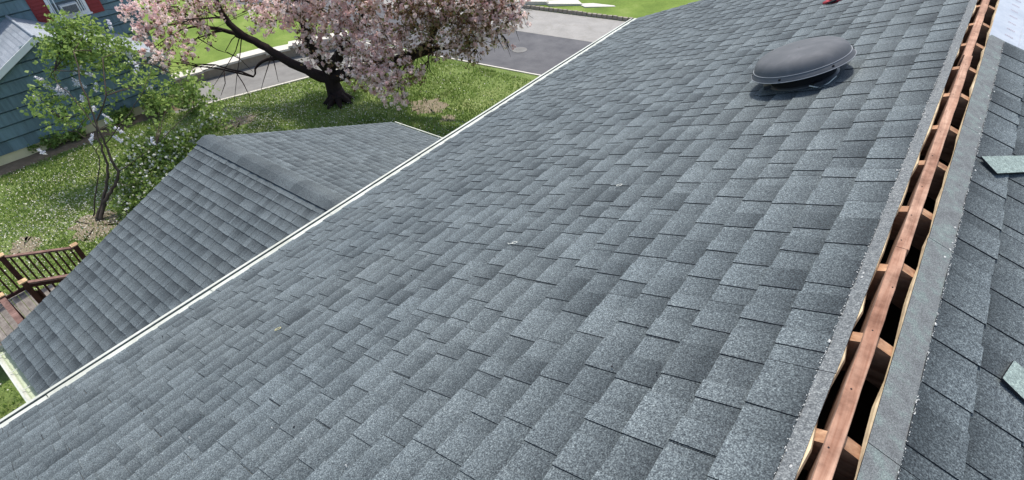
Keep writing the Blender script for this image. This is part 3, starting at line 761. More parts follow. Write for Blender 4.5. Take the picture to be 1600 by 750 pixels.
# ------------------------------------------------------------------ the neighbour's house
a5 = R(5); nd = Vector((math.sin(a5), math.cos(a5), 0)); nn = Vector((math.cos(a5), -math.sin(a5), 0)); NA = Vector((-22.2, 4.4, 0))
nb = thing('teal_house', 'teal shake-sided neighbour house with grey roof and red shutters', 'house', NA)
NP = lambda s, q, z: tuple(NA + nd*s + nn*q + Vector((0,0,z)))     # s along the wall, q outwards, z up
PK, PZ, HW_, SLP = -.155, 3.30, 3.22, .51
def siding(outline_top, s0, s1, z0, zmax, q, step=.40, seed=1, holes=(), name='siding_course'):
    """courses of wide shakes; outline_top(s) is the wall's upper limit"""
    r = random.Random(seed); z = z0
    while z < zmax:
        z1 = min(z+step, zmax); mb = MB(); s = s0; off = r.uniform(0,.3)
        edges = [s0]; x = s0 + off
        while x < s1-.1: edges.append(x); x += r.uniform(.22,.42)
        edges.append(s1); edges = sorted(set(edges))
        for a, b in zip(edges, edges[1:]):
            if b-a < .01: continue
            ta, tb = min(z1-.045, outline_top(a)), min(z1-.045, outline_top(b))
            if ta <= z+.01 and tb <= z+.01: continue
            ta = max(ta, z+.002); tb = max(tb, z+.002)
            g = .0015; zz = z + r.uniform(-.004,.004)
            mb.hexa([NP(a+g,q-.03,zz),NP(a+g,q+.055,zz),NP(b-g,q+.055,zz),NP(b-g,q-.03,zz),NP(a+g,q-.03,ta),NP(a+g,q+.004,ta),NP(b-g,q+.004,tb),NP(b-g,q-.03,tb)], t=r.random())
        if mb.v: mb.build(name, M_TEAL, nb)
        z += step
gable = lambda s: PZ - abs(s-PK)*SLP - .06
S0, S1 = PK-HW_+.12, PK+HW_-.12
mb = MB(); mb.v = [NP(S0,-.07,-.3), NP(S1,-.07,-.3), NP(S1,-.07,gable(S1)), NP(PK,-.07,PZ-.05), NP(S0,-.07,gable(S0))]; mb.face((0,1,2,3,4))
mb.quad(NP(S1,-.07,-.3), NP(S1,-4,-.3), NP(S1,-4,gable(S1)), NP(S1,-.07,gable(S1))); mb.quad(NP(S0,-4,-.3), NP(S0,-.07,-.3), NP(S0,-.07,gable(S0)), NP(S0,-4,gable(S0)))
mb.build('wall', M_TEAL, nb)
siding(gable, S0, S1, .335, PZ, 0, .40, 5)
mb = MB(); mb.hexa([NP(S0-.02,-.5,-.4),NP(S0-.02,.012,-.4),NP(S1+.02,.012,-.4),NP(S1+.02,-.5,-.4),NP(S0-.02,-.5,.33),NP(S0-.02,.012,.33),NP(S1+.02,.012,.33),NP(S1+.02,-.5,.33)]); mb.build('foundation', M_CREAM, nb)
SB = 3.5
# low gable roof: two slabs, laid with courses
for sg in (-1, 1):
    ln = math.hypot(1, SLP); cN, sN = 1/ln, SLP/ln; Ls = HW_*ln
    O = NA + nd*PK + Vector((0,0,PZ+.03)); D = nd*(sg*cN) + Vector((0,0,-sN)); N = nd*(sg*sN) + Vector((0,0,cN)); V = nn
    rp = MB(); pt = lambda u, v, w_: tuple(O + D*u + V*v + N*w_)
    rp.hexa([pt(0,-SB,-.03),pt(Ls,-SB,-.03),pt(Ls,.16,-.03),pt(0,.16,-.03),pt(0,-SB,0),pt(Ls,-SB,0),pt(Ls,.16,0),pt(0,.16,0)])
    slab = rp.build('roof', M_NROOF, nb)
    k = 0; u = .05; r = random.Random(sg+5)
    while u < Ls-.02:
        mb = MB(); v = -SB
        while v < .17:
            v1 = min(v + r.uniform(.2,.5), .175); mb.hexa([pt(u-.02,v,0),pt(u+.17,v,.004),pt(u+.17,v1,.004),pt(u-.02,v1,0),pt(u-.02,v,.004),pt(u+.17,v,.016),pt(u+.17,v1,.016),pt(u-.02,v1,.004)], t=r.uniform(.2,.9)); v = v1
            if v1 >= .174: break
        mb.build('shingle_course', M_NROOF, slab); u += .15
    mb = MB(); mb.beam(O+V*.175+N*-.055, O+V*.175+N*-.055+D*Ls, .03, .17, up=N); mb.build('rake_trim', M_TRIM, nb)
mb = MB()
mb.tube([NA+nd*PK+nn*-SB+Vector((0,0,PZ+.045)), NA+nd*PK+nn*.19+Vector((0,0,PZ+.045))], [.045,.045], 8); mb.build('ridge_cap', M_NROOF, nb)
# tall block behind with window, shutters, air conditioner
T0, T1, TZ = -5.0, 3.75, 5.4
mb = MB(); q0 = -SB-.07
mb.quad(NP(T0,q0,0), NP(T1,q0,0), NP(T1,q0,TZ), NP(T0,q0,TZ)); mb.quad(NP(T1,q0,0), NP(T1,q0-7,0), NP(T1,q0-7,TZ), NP(T1,q0,TZ)); mb.quad(NP(T0,q0-7,0), NP(T0,q0,0), NP(T0,q0,TZ), NP(T0,q0-7,TZ))
mb.quad(NP(T1,q0-7,0), NP(T0,q0-7,0), NP(T0,q0-7,TZ), NP(T1,q0-7,TZ))
mb.build('wall', M_TEAL, nb)
siding(lambda s: TZ, T0, T1, 1.42, TZ, -SB, .395, 8)
for sg, (q1, q2) in ((1, (.4, -3.5)), (-1, (-7.4, -3.5))):
    mb = MB(); a = [NP(T0-.3, -SB+q1, TZ-.1), NP(T1+.3, -SB+q1, TZ-.1), NP(T1+.3, -SB+q2, TZ+1.9), NP(T0-.3, -SB+q2, TZ+1.9)]
    b = [(x_, y_, z_+.12) for x_, y_, z_ in a]; mb.hexa(a+b); mb.build('roof', M_NROOF, nb)
wz0, wz1, ws0, ws1 = 2.95, 4.35, 1.16, 2.12; q = -SB+.03
win = MB()
for (a, b, za, zb) in ((ws0-.10, ws0, wz0-.10, wz1+.1), (ws1, ws1+.10, wz0-.10, wz1+.1), (ws0, ws1, wz0-.10, wz0), (ws0, ws1, wz1, wz1+.1)):
    win.hexa([NP(a,q-.03,za),NP(a,q+.04,za),NP(b,q+.04,za),NP(b,q-.03,za),NP(a,q-.03,zb),NP(a,q+.04,zb),NP(b,q+.04,zb),NP(b,q-.03,zb)])
wo = win.build('window_frame', M_TRIM, nb)
mb = MB(); mb.quad(NP(ws0,q+.005,wz0), NP(ws1,q+.005,wz0), NP(ws1,q+.005,wz1), NP(ws0,q+.005,wz1)); mb.build('pane', M_GLASS, wo)
mb = MB(); mb.hexa([NP(ws0-.14,q-.02,wz0-.15),NP(ws0-.14,q+.09,wz0-.15),NP(ws1+.14,q+.09,wz0-.15),NP(ws1+.14,q-.02,wz0-.15),NP(ws0-.14,q-.02,wz0-.10),NP(ws0-.14,q+.08,wz0-.10),NP(ws1+.14,q+.08,wz0-.10),NP(ws1+.14,q-.02,wz0-.10)]); mb.build('sill', M_TRIM, wo)
for zz in (wz0+.68,):
    mb = MB(); mb.hexa([NP(ws0,q,zz),NP(ws0,q+.03,zz),NP(ws1,q+.03,zz),NP(ws1,q,zz),NP(ws0,q,zz+.05),NP(ws0,q+.03,zz+.05),NP(ws1,q+.03,zz+.05),NP(ws1,q,zz+.05)]); mb.build('meeting_rail', M_TRIM, wo)
for s in (ws0+.015, ws0+.13, ws1-.13, ws1-.05):
    mb = MB(); mb.hexa([NP(s,q,wz0),NP(s,q+.025,wz0),NP(s+.035,q+.025,wz0),NP(s+.035,q,wz0),NP(s,q,wz0+.68),NP(s,q+.025,wz0+.68),NP(s+.035,q+.025,wz0+.68),NP(s+.035,q,wz0+.68)]); mb.build('sash_bar', M_TRIM, wo)
ac = thing('window_air_conditioner', 'small boxy air conditioner set in the red-shuttered window', 'air conditioner', NP((ws0+ws1)/2, q+.1, wz0))
a, b = ws0+.22, ws1-.20
mb = MB(); mb.hexa([NP(a,q+.01,wz0+.02),NP(a,q+.26,wz0+.02),NP(b,q+.26,wz0+.02),NP(b,q+.01,wz0+.02),NP(a,q+.01,wz0+.36),NP(a,q+.26,wz0+.36),NP(b,q+.26,wz0+.36),NP(b,q+.01,wz0+.36)]); mb.build('casing', M_AC, ac)
for k in range(9):
    zz = wz0+.06+k*.029; mb = MB(); mb.hexa([NP(a+.05,q+.25,zz),NP(a+.05,q+.268,zz-.006),NP(b-.05,q+.268,zz-.006),NP(b-.05,q+.25,zz),NP(a+.05,q+.25,zz+.022),NP(a+.05,q+.266,zz+.016),NP(b-.05,q+.266,zz+.016),NP(b-.05,q+.25,zz+.022)]); mb.build('louver', M_ACG, ac)
for (a, b) in ((ws0-.58, ws0-.115), (ws1+.115, ws1+.55)):
    mb = MB(); mb.hexa([NP(a,q,wz0-.18),NP(a,q+.035,wz0-.18),NP(b,q+.035,wz0-.18),NP(b,q,wz0-.18),NP(a,q,wz1+.1),NP(a,q+.035,wz1+.1),NP(b,q+.035,wz1+.1),NP(b,q,wz1+.1)]); sh = mb.build('shutter', M_SHUT, nb)
    for k in range(12):
        zz = wz0-.10+k*.12; mb = MB(); mb.hexa([NP(a+.05,q+.03,zz),NP(a+.05,q+.05,zz),NP(b-.05,q+.05,zz),NP(b-.05,q+.03,zz),NP(a+.05,q+.03,zz+.09),NP(a+.05,q+.036,zz+.09),NP(b-.05,q+.036,zz+.09),NP(b-.05,q+.03,zz+.09)]); mb.build('slat', M_SHUT, sh)
# soil bed along the foundation
mb = MB(); r = random.Random(3); n = 26; rows = []
for i in range(n+1):
    s = S0-.5+(S1-S0+.8)*i/n; rows.append([NP(s, .0, .03+r.uniform(-.01,.02)), NP(s, .4+r.uniform(-.1,.1), .03+r.uniform(-.01,.03)), NP(s, .75+r.uniform(-.15,.12), .006)])
for a, b in zip(rows, rows[1:]):
    for j in range(2): mb.quad(a[j], a[j+1], b[j+1], b[j])
tag(mb.build('flower_bed_soil', M_SOIL), kind='structure')

# ------------------------------------------------------------------ vegetation helpers
def leaf_cloud(centers, size, n_per, spread, seed, bend=.35, aspect=1.3, flat=0.0, droop=0.0, ball=False):
    """n_per small bent leaf faces (two triangles folded) round every centre -> V, quads"""
    g = np.random.default_rng(seed); C = np.repeat(np.asarray(centers, float), n_per, 0); n = len(C)
    off = g.normal(0, 1, (n, 3)); off /= np.linalg.norm(off, axis=1)[:, None]; od = off.copy(); off *= (spread*g.random(n)**(.18 if ball else .45))[:, None]
    P_ = C + off
    a = g.normal(0, 1, (n, 3)); a[:, 2] = a[:, 2]*(1-flat) - droop; a /= np.linalg.norm(a, axis=1)[:, None]
    b = g.normal(0, 1, (n, 3)); b -= (a*b).sum(1)[:, None]*a; b /= np.linalg.norm(b, axis=1)[:, None]
    if ball:                                            # petals lying round a ball-shaped flower head
        od = od + g.normal(0, .45, (n, 3)); od /= np.linalg.norm(od, axis=1)[:, None]
        a -= (a*od).sum(1)[:, None]*od; a /= np.linalg.norm(a, axis=1)[:, None]; b = np.cross(od, a)
    nrm = np.cross(a, b); s = size*g.uniform(.65, 1.35, n)[:, None]
    v0 = P_ - a*s*.5*aspect; v1 = P_ + b*s*.5 + nrm*s*bend*.5; v2 = P_ + a*s*.5*aspect; v3 = P_ - b*s*.5 + nrm*s*bend*.5
    V = np.stack([v0, v1, v2, v3], 1).reshape(-1, 3); Q = np.arange(4*n).reshape(-1, 4)
    return V, Q
def cloud_obj(name, parts, mats, parent):
    Vs, Qs, T, MI = [], [], [], []; o = 0
    for V, Q, t, mi in parts:
        Vs.append(V); Qs.append(Q+o); T.append(t); MI.append(np.full(len(Q), mi)); o += len(V)
    me = fast_mesh(name, np.concatenate(Vs), np.concatenate(Qs), mats, np.concatenate(T), mi=np.concatenate(MI))
    return link(name, me, parent)
def clump_points(c, r, n, g, squash=(1,1,.8)):
    d = g.normal(0, 1, (n, 3)); d /= np.linalg.norm(d, axis=1)[:, None]; d *= (g.random(n)**.4)[:, None]
    return np.asarray(c) + d*np.array(squash)*r
def wander(a, b, n, amp, sag=0, seed=0):
    r = random.Random(seed); a, b = Vector(a), Vector(b); out = []
    for i in range(n+1):
        t = i/n; p = a.lerp(b, t); k = math.sin(math.pi*t); p = p + Vector((r.uniform(-1,1), r.uniform(-1,1), r.uniform(-.6,.6)))*amp*(k if i not in (0, n) else 0) + Vector((0,0,-sag*k)); out.append(p)
    return out

def smooth_path(p, seed=0, sub=4, amp=.03):
    r = random.Random(seed); out = []; q = [p[0]] + list(p) + [p[-1]]
    for i in range(1, len(q)-2):
        for k in range(sub):
            t = k/sub; a, b, c, d = q[i-1], q[i], q[i+1], q[i+2]
            out.append(.5*((2*b) + (c-a)*t + (2*a-5*b+4*c-d)*t*t + (3*b-a-3*c+d)*t**3) + Vector((r.gauss(0,1), r.gauss(0,1), r.gauss(0,.4)))*amp*(0 if i == 1 and k == 0 else .5))
    return out + [p[-1]]
# ------------------------------------------------------------------ cherry tree
cb = at(530, 160, 0)
cherry = thing('cherry_tree', 'old spreading cherry tree covered in pink double blossom on the lawn', 'tree', cb)
tk = MB()
def trunk_pt(px, py, h): return at(px, py, h)
tr = [at(530,163,-.05), at(528,152,.12), at(522,138,.40), at(517,122,.85), at(513,105,1.25)]
tk.tube(tr, [.46,.34,.28,.25,.23], 12)
for k in range(7):                                      # root flare
    a = k*.9+.3; d = Vector((math.cos(a), math.sin(a), 0)); tk.tube([cb+Vector((0,0,.28))+d*.14, cb+Vector((0,0,.10))+d*.36, cb+d*.6+Vector((0,0,-.04))], [.14,.10,.03], 6)
limbs = {
 'left': ([at(517,125,.8), at(490,114,1.05), at(455,98,1.4), at(425,80,1.75), at(398,64,2.05), at(372,50,2.35), at(352,28,2.8), at(335,-5,3.4), at(320,-60,4.3)], [.21,.18,.16,.145,.13,.12,.10,.08,.05]),
 'left_low': ([at(398,64,2.05), at(372,55,2.2), at(350,48,2.35), at(318,40,2.5), at(280,22,2.8), at(235,0,3.2)], [.10,.085,.07,.055,.045,.03]),
 'left_spur': ([at(440,90,1.55), at(418,93,1.55), at(404,102,1.42), at(396,120,1.1)], [.07,.055,.045,.02]),
 'mid': ([at(513,108,1.2), at(495,88,1.7), at(482,62,2.3), at(475,35,2.9), at(462,0,3.7), at(450,-70,5.0)], [.22,.18,.16,.14,.12,.07]),
 'mid2': ([at(515,105,1.3), at(535,80,1.8), at(560,40,2.6), at(580,-5,3.5), at(590,-80,4.8)], [.20,.16,.13,.10,.06]),
 'right': ([at(520,120,.9), at(555,112,1.15), at(600,102,1.4), at(640,88,1.75), at(672,60,2.3), at(684,30,2.9), at(700,5,3.4), at(720,-40,4.2)], [.22,.20,.18,.17,.14,.12,.09,.06]),
 'right_low': ([at(640,90,1.7), at(680,76,1.95), at(715,72,2.05), at(745,62,2.25), at(780,45,2.6), at(800,25,3.0)], [.11,.09,.075,.055,.04,.025]),
 'right_fork': ([at(684,34,2.8), at(700,20,3.1), at(730,14,3.2), at(770,5,3.4)], [.08,.06,.045,.03]),
}
for k, (p, r_) in limbs.items():
    p2 = smooth_path(p, len(k), 3, .05); tk.tube(p2, list(np.interp(np.linspace(0, 1, len(p2)), np.linspace(0, 1, len(r_)), r_)*np.random.default_rng(3).uniform(.9,1.1,len(p2))), 9)
LP = [Vector(q) for p, _ in limbs.values() for q in p]
# flower-bearing clumps: pixel, height, radius, density, share of blossom
CL = [ # dense bright curtain in the middle
 (430,10,3.6,.75,1,.85),(470,25,3.3,.75,1,.85),(510,20,3.4,.8,1.1,.85),(555,25,3.3,.8,1.1,.85),(590,60,2.8,.75,1.1,.85),(545,70,2.6,.75,1.1,.85),(500,60,2.7,.65,1,.85),
 (580,105,2.1,.7,1.1,.85),(610,135,1.7,.6,1,.85),(618,158,1.35,.36,.9,.9),(600,120,1.9,.55,1,.85),(560,120,1.95,.5,.8,.8),(640,110,2.0,.5,.9,.6),(520,100,2.1,.35,.6,.8),(610,80,2.5,.6,1,.7),
 (405,35,3.1,.5,.8,.8),(485,95,2.0,.32,.7,.85),(470,75,2.4,.3,.6,.8),(640,50,2.9,.7,1,.55),(625,20,3.3,.8,1,.6),(480,-25,4.2,1.0,1,.8),(560,-30,4.2,1.1,1,.8),(630,-30,4.1,1.0,1,.7),
 # left, toward the neighbour
 (205,15,3.6,.45,.8,.95),(235,30,3.3,.55,.9,.9),(215,50,3.05,.35,.8,.9),(265,45,3.0,.6,.9,.75),(240,75,2.6,.5,.9,.85),(255,95,2.35,.4,.8,.85),(285,75,2.5,.5,.7,.7),(300,30,3.0,.6,.8,.65),(290,5,3.4,.7,.9,.75),(245,5,3.6,.6,.9,.85),(345,10,3.3,.6,.7,.65),(385,-10,3.8,.8,.8,.75),(320,-20,3.9,.8,.8,.75),(325,60,2.45,.4,.35,.6),(300,100,1.9,.35,.35,.5),
 # right, darker and leafier
 (660,20,3.3,.8,1.1,.45),(700,40,2.9,.75,1.1,.4),(735,30,3.0,.8,1.2,.5),(770,30,3.05,.7,1.1,.6),(740,60,2.5,.6,1.0,.45),(775,65,2.4,.38,.7,.6),(800,40,2.9,.35,.7,.85),(795,75,2.3,.2,.5,.9),(720,80,2.2,.45,.9,.45),(760,0,3.5,.9,1.1,.65),(800,5,3.4,.6,1,.85),(818,30,3.1,.25,.5,.9),(690,0,3.6,.9,1.1,.55),(680,85,2.1,.35,.6,.45),(700,-35,4.2,1.0,1,.6),(770,-35,4.1,.9,1,.7),(655,120,1.6,.28,.5,.5),(735,95,1.9,.25,.5,.35),
]
g = np.random.default_rng(5); bl, lf, tw = [], [], []
for (px, py, h, rad, den, share) in CL:
    c = at(px, py, h); n = int(84*den*(rad/.7)**1.9)
    pts = clump_points(c, rad, n, g, (1,1,.85))
    m_ = g.random(n) < share; bl.append(pts[m_]); lf.append(np.repeat(pts, 2, 0)[g.random(2*n) < 1.05-share])
    q = min(LP, key=lambda p: (p-c).length + (2 if p.z > c.z+1.2 else 0)); tw.append((q, c, rad))
# the unseen top of the crown, above the frame
for i in range(14):
    a = random.uniform(0, 6.28); rr = 5.2*math.sqrt(random.random()); c = Vector((cb.x + .6 + rr*math.cos(a), cb.y + rr*math.sin(a)*.75, random.uniform(4.6, 6.2) - rr*.16))
    px, py, z = pix(c)
    if py > -55: continue
    pts = clump_points(c, .95, 75, g); m_ = g.random(75) < .75; bl.append(pts[m_]); lf.append(pts[:45])
    q = min(LP, key=lambda p: (p-c).length); tw.append((q, c, .7))
sh_ = at(535, 180, 0)
for i in range(34):                                      # extra unseen clumps added up-sun to shade the foot of the trunk
    h = random.uniform(4.6, 5.6); c = sh_ + Vector((random.uniform(-1.9,1.9), random.uniform(-.9,.9), 0)) + SUN*(h/SUN.z)
    pts = clump_points(c, .75, 80, g, (1,1,.5)); bl.append(pts[:60]); lf.append(np.repeat(pts, 3, 0)); tw.append((min(LP, key=lambda p: (p-c).length), c, .5))
for i, (q, c, rad) in enumerate(tw):
    pts = wander(q, c, 5, .10, -.12, i); tk.tube(pts, [.035,.030,.025,.02,.015,.009], 5)
    for k in range(4):
        e = c + Vector((random.gauss(0,1), random.gauss(0,1), random.gauss(-.2,.7)))*rad*.75; tk.tube(wander(pts[3], e, 3, .05, 0, i*9+k), [.013,.010,.008,.004], 4)
# bare hanging twigs under the left limb
for i, seq in enumerate([[(375,50,2.3),(362,62,2.1),(352,80,1.85),(358,84,1.8)],[(376,52,2.3),(368,80,1.85),(350,110,1.4),(330,140,1.0)],[(378,52,2.3),(375,85,1.8),(370,120,1.3),(366,160,.75)],[(368,112,1.4),(380,130,1.15),(390,150,.85),(392,168,.65)],[(355,82,1.85),(375,92,1.65),(395,112,1.35)],[(425,82,1.7),(420,100,1.45),(412,125,1.1),(408,140,.9)],[(425,84,1.7),(430,105,1.35),(435,128,1.05)],[(350,110,1.4),(352,130,1.15),(345,150,.9)],[(310,60,2.2),(340,78,1.9),(365,86,1.75)]]):
    p = [at(*q) for q in seq]; n = len(p); tk.tube(p, [.022-.016*k/(n-1) for k in range(n)], 5)
tk.build('trunk', M_BARK, cherry, smooth=True)
bl = np.concatenate(bl); lf = np.concatenate(lf)
V1, Q1 = leaf_cloud(bl, .075, 13, .078, 1, -.35, 1.0, ball=True); t1 = np.repeat(g.beta(2.2, 1.5, len(bl)), 13)*.75 + g.random(len(Q1))*.25
tag(cloud_obj('blossom', [(V1, Q1, t1, 0)], [M_BLOSSOM], cherry), kind='stuff')
V2, Q2 = leaf_cloud(lf, .062, 4, .15, 2, .3, 1.6, 0, .3)
tag(cloud_obj('crown', [(V2, Q2, g.random(len(Q2)), 0)], [M_CLEAF], cherry), kind='stuff')

# ------------------------------------------------------------------ lilac and the white-flowered shrub
lb = at(155, 345, 0)
lil = thing('lilac_bush', 'tall multi-stemmed lilac with green leaves and pale lilac flowers', 'bush', lb)
ls = MB()
stems = [[(158,345,0),(160,325,.28),(168,305,.55),(182,285,.8),(183,268,1.05),(175,250,1.35),(165,225,1.75),(150,190,2.3),(130,140,3.0),(115,80,3.7)],
 [(152,345,0),(160,315,.4),(166,290,.75),(168,265,1.1),(160,235,1.55),(150,200,2.05),(165,150,2.8),(160,90,3.5)],
 [(146,338,.05),(150,300,.6),(155,262,1.15),(150,235,1.5),(120,205,1.9),(95,185,2.15)],
 [(183,268,1.05),(205,255,1.2),(225,240,1.4),(245,225,1.6)],[(165,225,1.75),(195,185,2.2),(225,140,2.8),(240,100,3.2)],[(150,200,2.05),(120,160,2.6),(90,130,3.0),(85,110,3.2)],[(182,285,.8),(200,290,.75),(215,285,.8)]]
for i, s in enumerate(stems):
    p = smooth_path([at(*q) for q in s], i); n = len(p); r0 = (.055,.048,.02,.016,.016,.016,.012)[i]; ls.tube(p, [r0*(1-.75*k/(n-1)) for k in range(n)], 7)
SP = [at(*q) for s in stems for q in s[3:]]
LC = [(105,35,4.1,.38,1.1),(95,55,3.8,.42,1.1),(110,70,3.6,.5,1.2),(90,80,3.5,.42,1.1),(135,55,3.7,.4,1),(150,80,3.4,.5,1.1),(120,95,3.2,.4,.8),(170,75,3.4,.4,.8),(195,75,3.3,.35,.7),(165,110,3.0,.35,.6),(140,45,3.9,.3,.6),(200,100,3.0,.4,.6),
 (75,125,2.9,.25,.5),(65,160,2.35,.35,.6),(85,175,2.2,.4,.7),(110,185,2.1,.4,.6),(80,150,2.5,.3,.5),(130,175,2.2,.35,.5),(150,160,2.4,.35,.5),(60,148,2.5,.2,.4),(85,205,1.8,.25,.4),
 (245,125,2.7,.35,.6),(265,150,2.3,.38,.7),(300,130,2.4,.35,.6),(320,150,2.1,.4,.7),(250,165,2.1,.3,.5),(280,120,2.6,.3,.5),(175,140,2.6,.3,.4),(215,130,2.7,.35,.5),(240,185,1.9,.25,.35),(185,195,1.9,.3,.35),(160,215,1.7,.25,.3)]
g = np.random.default_rng(8); lfp = []
for i, (px, py, h, rad, den) in enumerate(LC):
    c = at(px, py, h); n = int(62*den*(rad/.4)**2); lfp.append(clump_points(c, rad*1.25, n, g)); lfp.append(clump_points(c, rad*1.9, n//3, g))
    q = min(SP, key=lambda p: (p-c).length + (1 if p.z > c.z+.3 else 0)); ls.tube(wander(q, c, 4, .05, 0, i), [.014,.012,.010,.008,.004], 4)
ls.build('trunk', M_BARK2, lil, smooth=True)
lfp = np.concatenate(lfp); V, Q = leaf_cloud(lfp, .078, 3, .10, 4, .35, 1.35, .2, .2)
tag(cloud_obj('crown', [(V, Q, np.clip(g.normal(.55,.25,len(Q)),0,1), 0)], [M_LLEAF], lil), kind='stuff')
FL = [(125,110,3.0),(130,132,2.7),(100,148,2.4),(107,145,2.4),(80,137,2.65),(93,140,2.5),(67,125,2.8),(152,138,2.6),(132,155,2.4),(145,117,2.9),(214,100,3.0),(215,110,2.9),(237,138,2.5),(145,218,1.7),(188,218,1.6),(62,158,2.4),(174,40,3.9),(240,222,1.5),(150,170,2.3),(170,190,2.0),(98,142,2.45),(122,130,2.75),(205,88,3.1),(172,185,2.05),(70,238,1.15),(190,205,1.8)]
fp = []
for px, py, h in FL:
    c = at(px, py, h) + Vector((.08,-.05,.04)); ax = Vector((random.gauss(0,.5), random.gauss(0,.5), .7)).normalized()
    for k in range(26):
        t = k/26; fp.append(np.array(c + ax*(t*.24-.08)) + np.random.default_rng(k+int(px)).normal(0, .032*(1-t*.7), 3))
V, Q = leaf_cloud(np.array(fp), .036, 4, .026, 6, .5, 1.0)
tag(cloud_obj('flower_panicles', [(V, Q, g.random(len(Q)), 0)], [M_LFLOW], lil), kind='stuff')

wb = at(262, 285, 0)
ws = thing('white_flowering_shrub', 'wide shrub full of small white flowers behind the wing roof', 'shrub', wb)
WC = [(200,255,.9,.42,.8),(230,240,1.0,.5,1),(260,250,.8,.5,1),(225,275,.6,.45,1),(200,295,.4,.45,.9),(275,225,1.1,.5,1),(300,215,1.1,.45,1),(245,215,1.25,.4,.7),(320,195,1.25,.4,.8),(285,255,.7,.5,1),(190,320,.3,.35,.7),(210,225,1.2,.3,.5),(330,175,1.4,.35,.6),(310,240,.8,.5,.9),(345,190,1.2,.35,.5),(250,290,.4,.5,1),(230,310,.25,.4,.8)]
g = np.random.default_rng(18); lp, wp = [], []; sm = MB()
for i, (px, py, h, rad, den) in enumerate(WC):
    c = at(px, py, h); n = int(150*den*(rad/.4)**2); p = clump_points(c, rad, n, g, (1,1,.75)); lp.append(p)
    k = int(26*den*(rad/.4)**2); up = clump_points(c, rad*1.02, k*3, g, (1,1,.8)); up = up[up[:, 2] > c.z-.1][:k]; wp.append(up)
    sm.tube(wander(Vector((wb.x+random.uniform(-.3,.3), wb.y+random.uniform(-.3,.3), 0)), c, 4, .07, 0, i), [.02,.017,.013,.01,.006], 5)
sm.build('stems', M_BARK2, ws, smooth=True)
lp = np.concatenate(lp); wp = np.concatenate(wp)
V, Q = leaf_cloud(lp, .060, 3, .08, 14, .3, 1.4, .2); tag(cloud_obj('crown', [(V, Q, np.clip(g.normal(.35,.22,len(Q)),0,1), 0)], [M_LLEAF], ws), kind='stuff')
V, Q = leaf_cloud(wp, .060, 5, .025, 15, .4, 1.0); tag(cloud_obj('flowers', [(V, Q, g.random(len(Q)), 0)], [M_WFLOW], ws), kind='stuff')

# small leafy plants in the neighbour's bed and a thin shrub at the corner
def small_plant(px, py, rad, hgt, lab, mat=M_LLEAF, n=120, seed=1, cat='plant', tones=(.4,.2)):
    b = at(px, py, 0); t = thing('garden_plant' if cat == 'plant' else 'shrub', lab, cat, b)
    g = np.random.default_rng(seed); mb = MB()
    for k in range(6):
        a = k*1.05; e = b + Vector((math.cos(a)*rad*.7, math.sin(a)*rad*.7, hgt*.85)); mb.tube(wander(b, e, 3, .03, 0, seed*7+k), [.012,.009,.007,.004], 4)
    mb.build('stems', M_BARK2, t)
    p = clump_points(b+Vector((0,0,hgt*.6)), rad, n, g, (1,1,hgt/rad*.55)); V, Q = leaf_cloud(p, .07, 3, .07, seed, .3, 1.5, .2)
    tag(cloud_obj('leaves', [(V, Q, np.clip(g.normal(*tones, len(Q)),0,1), 0)], [mat], t), kind='stuff')
small_plant(55, 238, .28, .35, 'low green plant in soil near the left end of the cream foundation', seed=31)
small_plant(88, 228, .42, .45, 'bushy green plant in soil bed left of the lilac stems', seed=32, n=220)
small_plant(122, 218, .33, .35, 'green plant hugging the foundation behind the lilac stems', seed=33)
small_plant(195, 192, .45, .5, 'leafy plant along the teal wall behind the lilac crown', seed=34, n=220)
small_plant(252, 180, .5, .8, 'twiggy green shrub at the right end of the teal wall', seed=35, n=260, cat='shrub')
small_plant(305, 178, .55, 1.0, 'loose green shrub where the driveway meets the teal house', seed=36, n=330, cat='shrub')
small_plant(1028, -2, .6, .9, 'dark round shrub beside the walk across the street', seed=37, n=500, cat='shrub', tones=(.08,.08))

# ------------------------------------------------------------------ grass and fallen petals
def inside(poly, x, y):
    r = np.zeros(len(x), bool); n = len(poly); j = n-1
    for i in range(n):
        xi, yi = poly[i]; xj, yj = poly[j]
        r ^= ((yi > y) != (yj > y)) & (x < (xj-xi)*(y-yi)/(yj-yi+1e-12)+xi); j = i
    return r
drive_poly = [(-23.6,6.6),(-20.9,6.6),(-20.4,7.95),(-19.0,11.3),(-17.3,14.95),(-20.2,15.04),(-22.1,12.4),(-22.75,10.6)]
def lawn_points(n, seed, x0=-22.5, x1=-4.4, y0=-3.5, y1=15.0):
    g = np.random.default_rng(seed); x = g.uniform(x0, x1, n); y = g.uniform(y0, y1, n)
    ok = ~inside(drive_poly, x, y)
    ok &= y < 15.0 + np.maximum(0, (x+16)*.085) - .05
    wall_x = -22.2 + (y-4.4)*math.tan(a5) + .75
    ok &= ~((x < wall_x) & (y < 7.4)); ok &= ~((x < -20.9) & (y > 6.4))
    ok &= ~((x > -9.2) & (y > yN2) & (y < yF2)); ok &= ~((x > -13.9) & (x < -12.2) & (y < 1.1) & (y > -1.5))
    return x[ok], y[ok], g
def patch(x, y, s, seed):
    """smooth 0..1 value noise for thin and thick places"""
    g = np.random.default_rng(seed); G = g.random((64, 64)); u = (x/s) % 63; v = (y/s) % 63; i = u.astype(int); j = v.astype(int); fu = u-i; fv = v-j
    fu = fu*fu*(3-2*fu); fv = fv*fv*(3-2*fv)
    return (G[i,j]*(1-fu)+G[i+1,j]*fu)*(1-fv) + (G[i,j+1]*(1-fu)+G[i+1,j+1]*fu)*fv
PATCH = [(at(668,166,0), .75, .45), (at(700,185,0), .3, .2), (at(150,352,0), .8, .5), (at(38,385,0), .55, .28), (at(375,190,0), .5, .45), (at(330,195,0), .5, .4)]
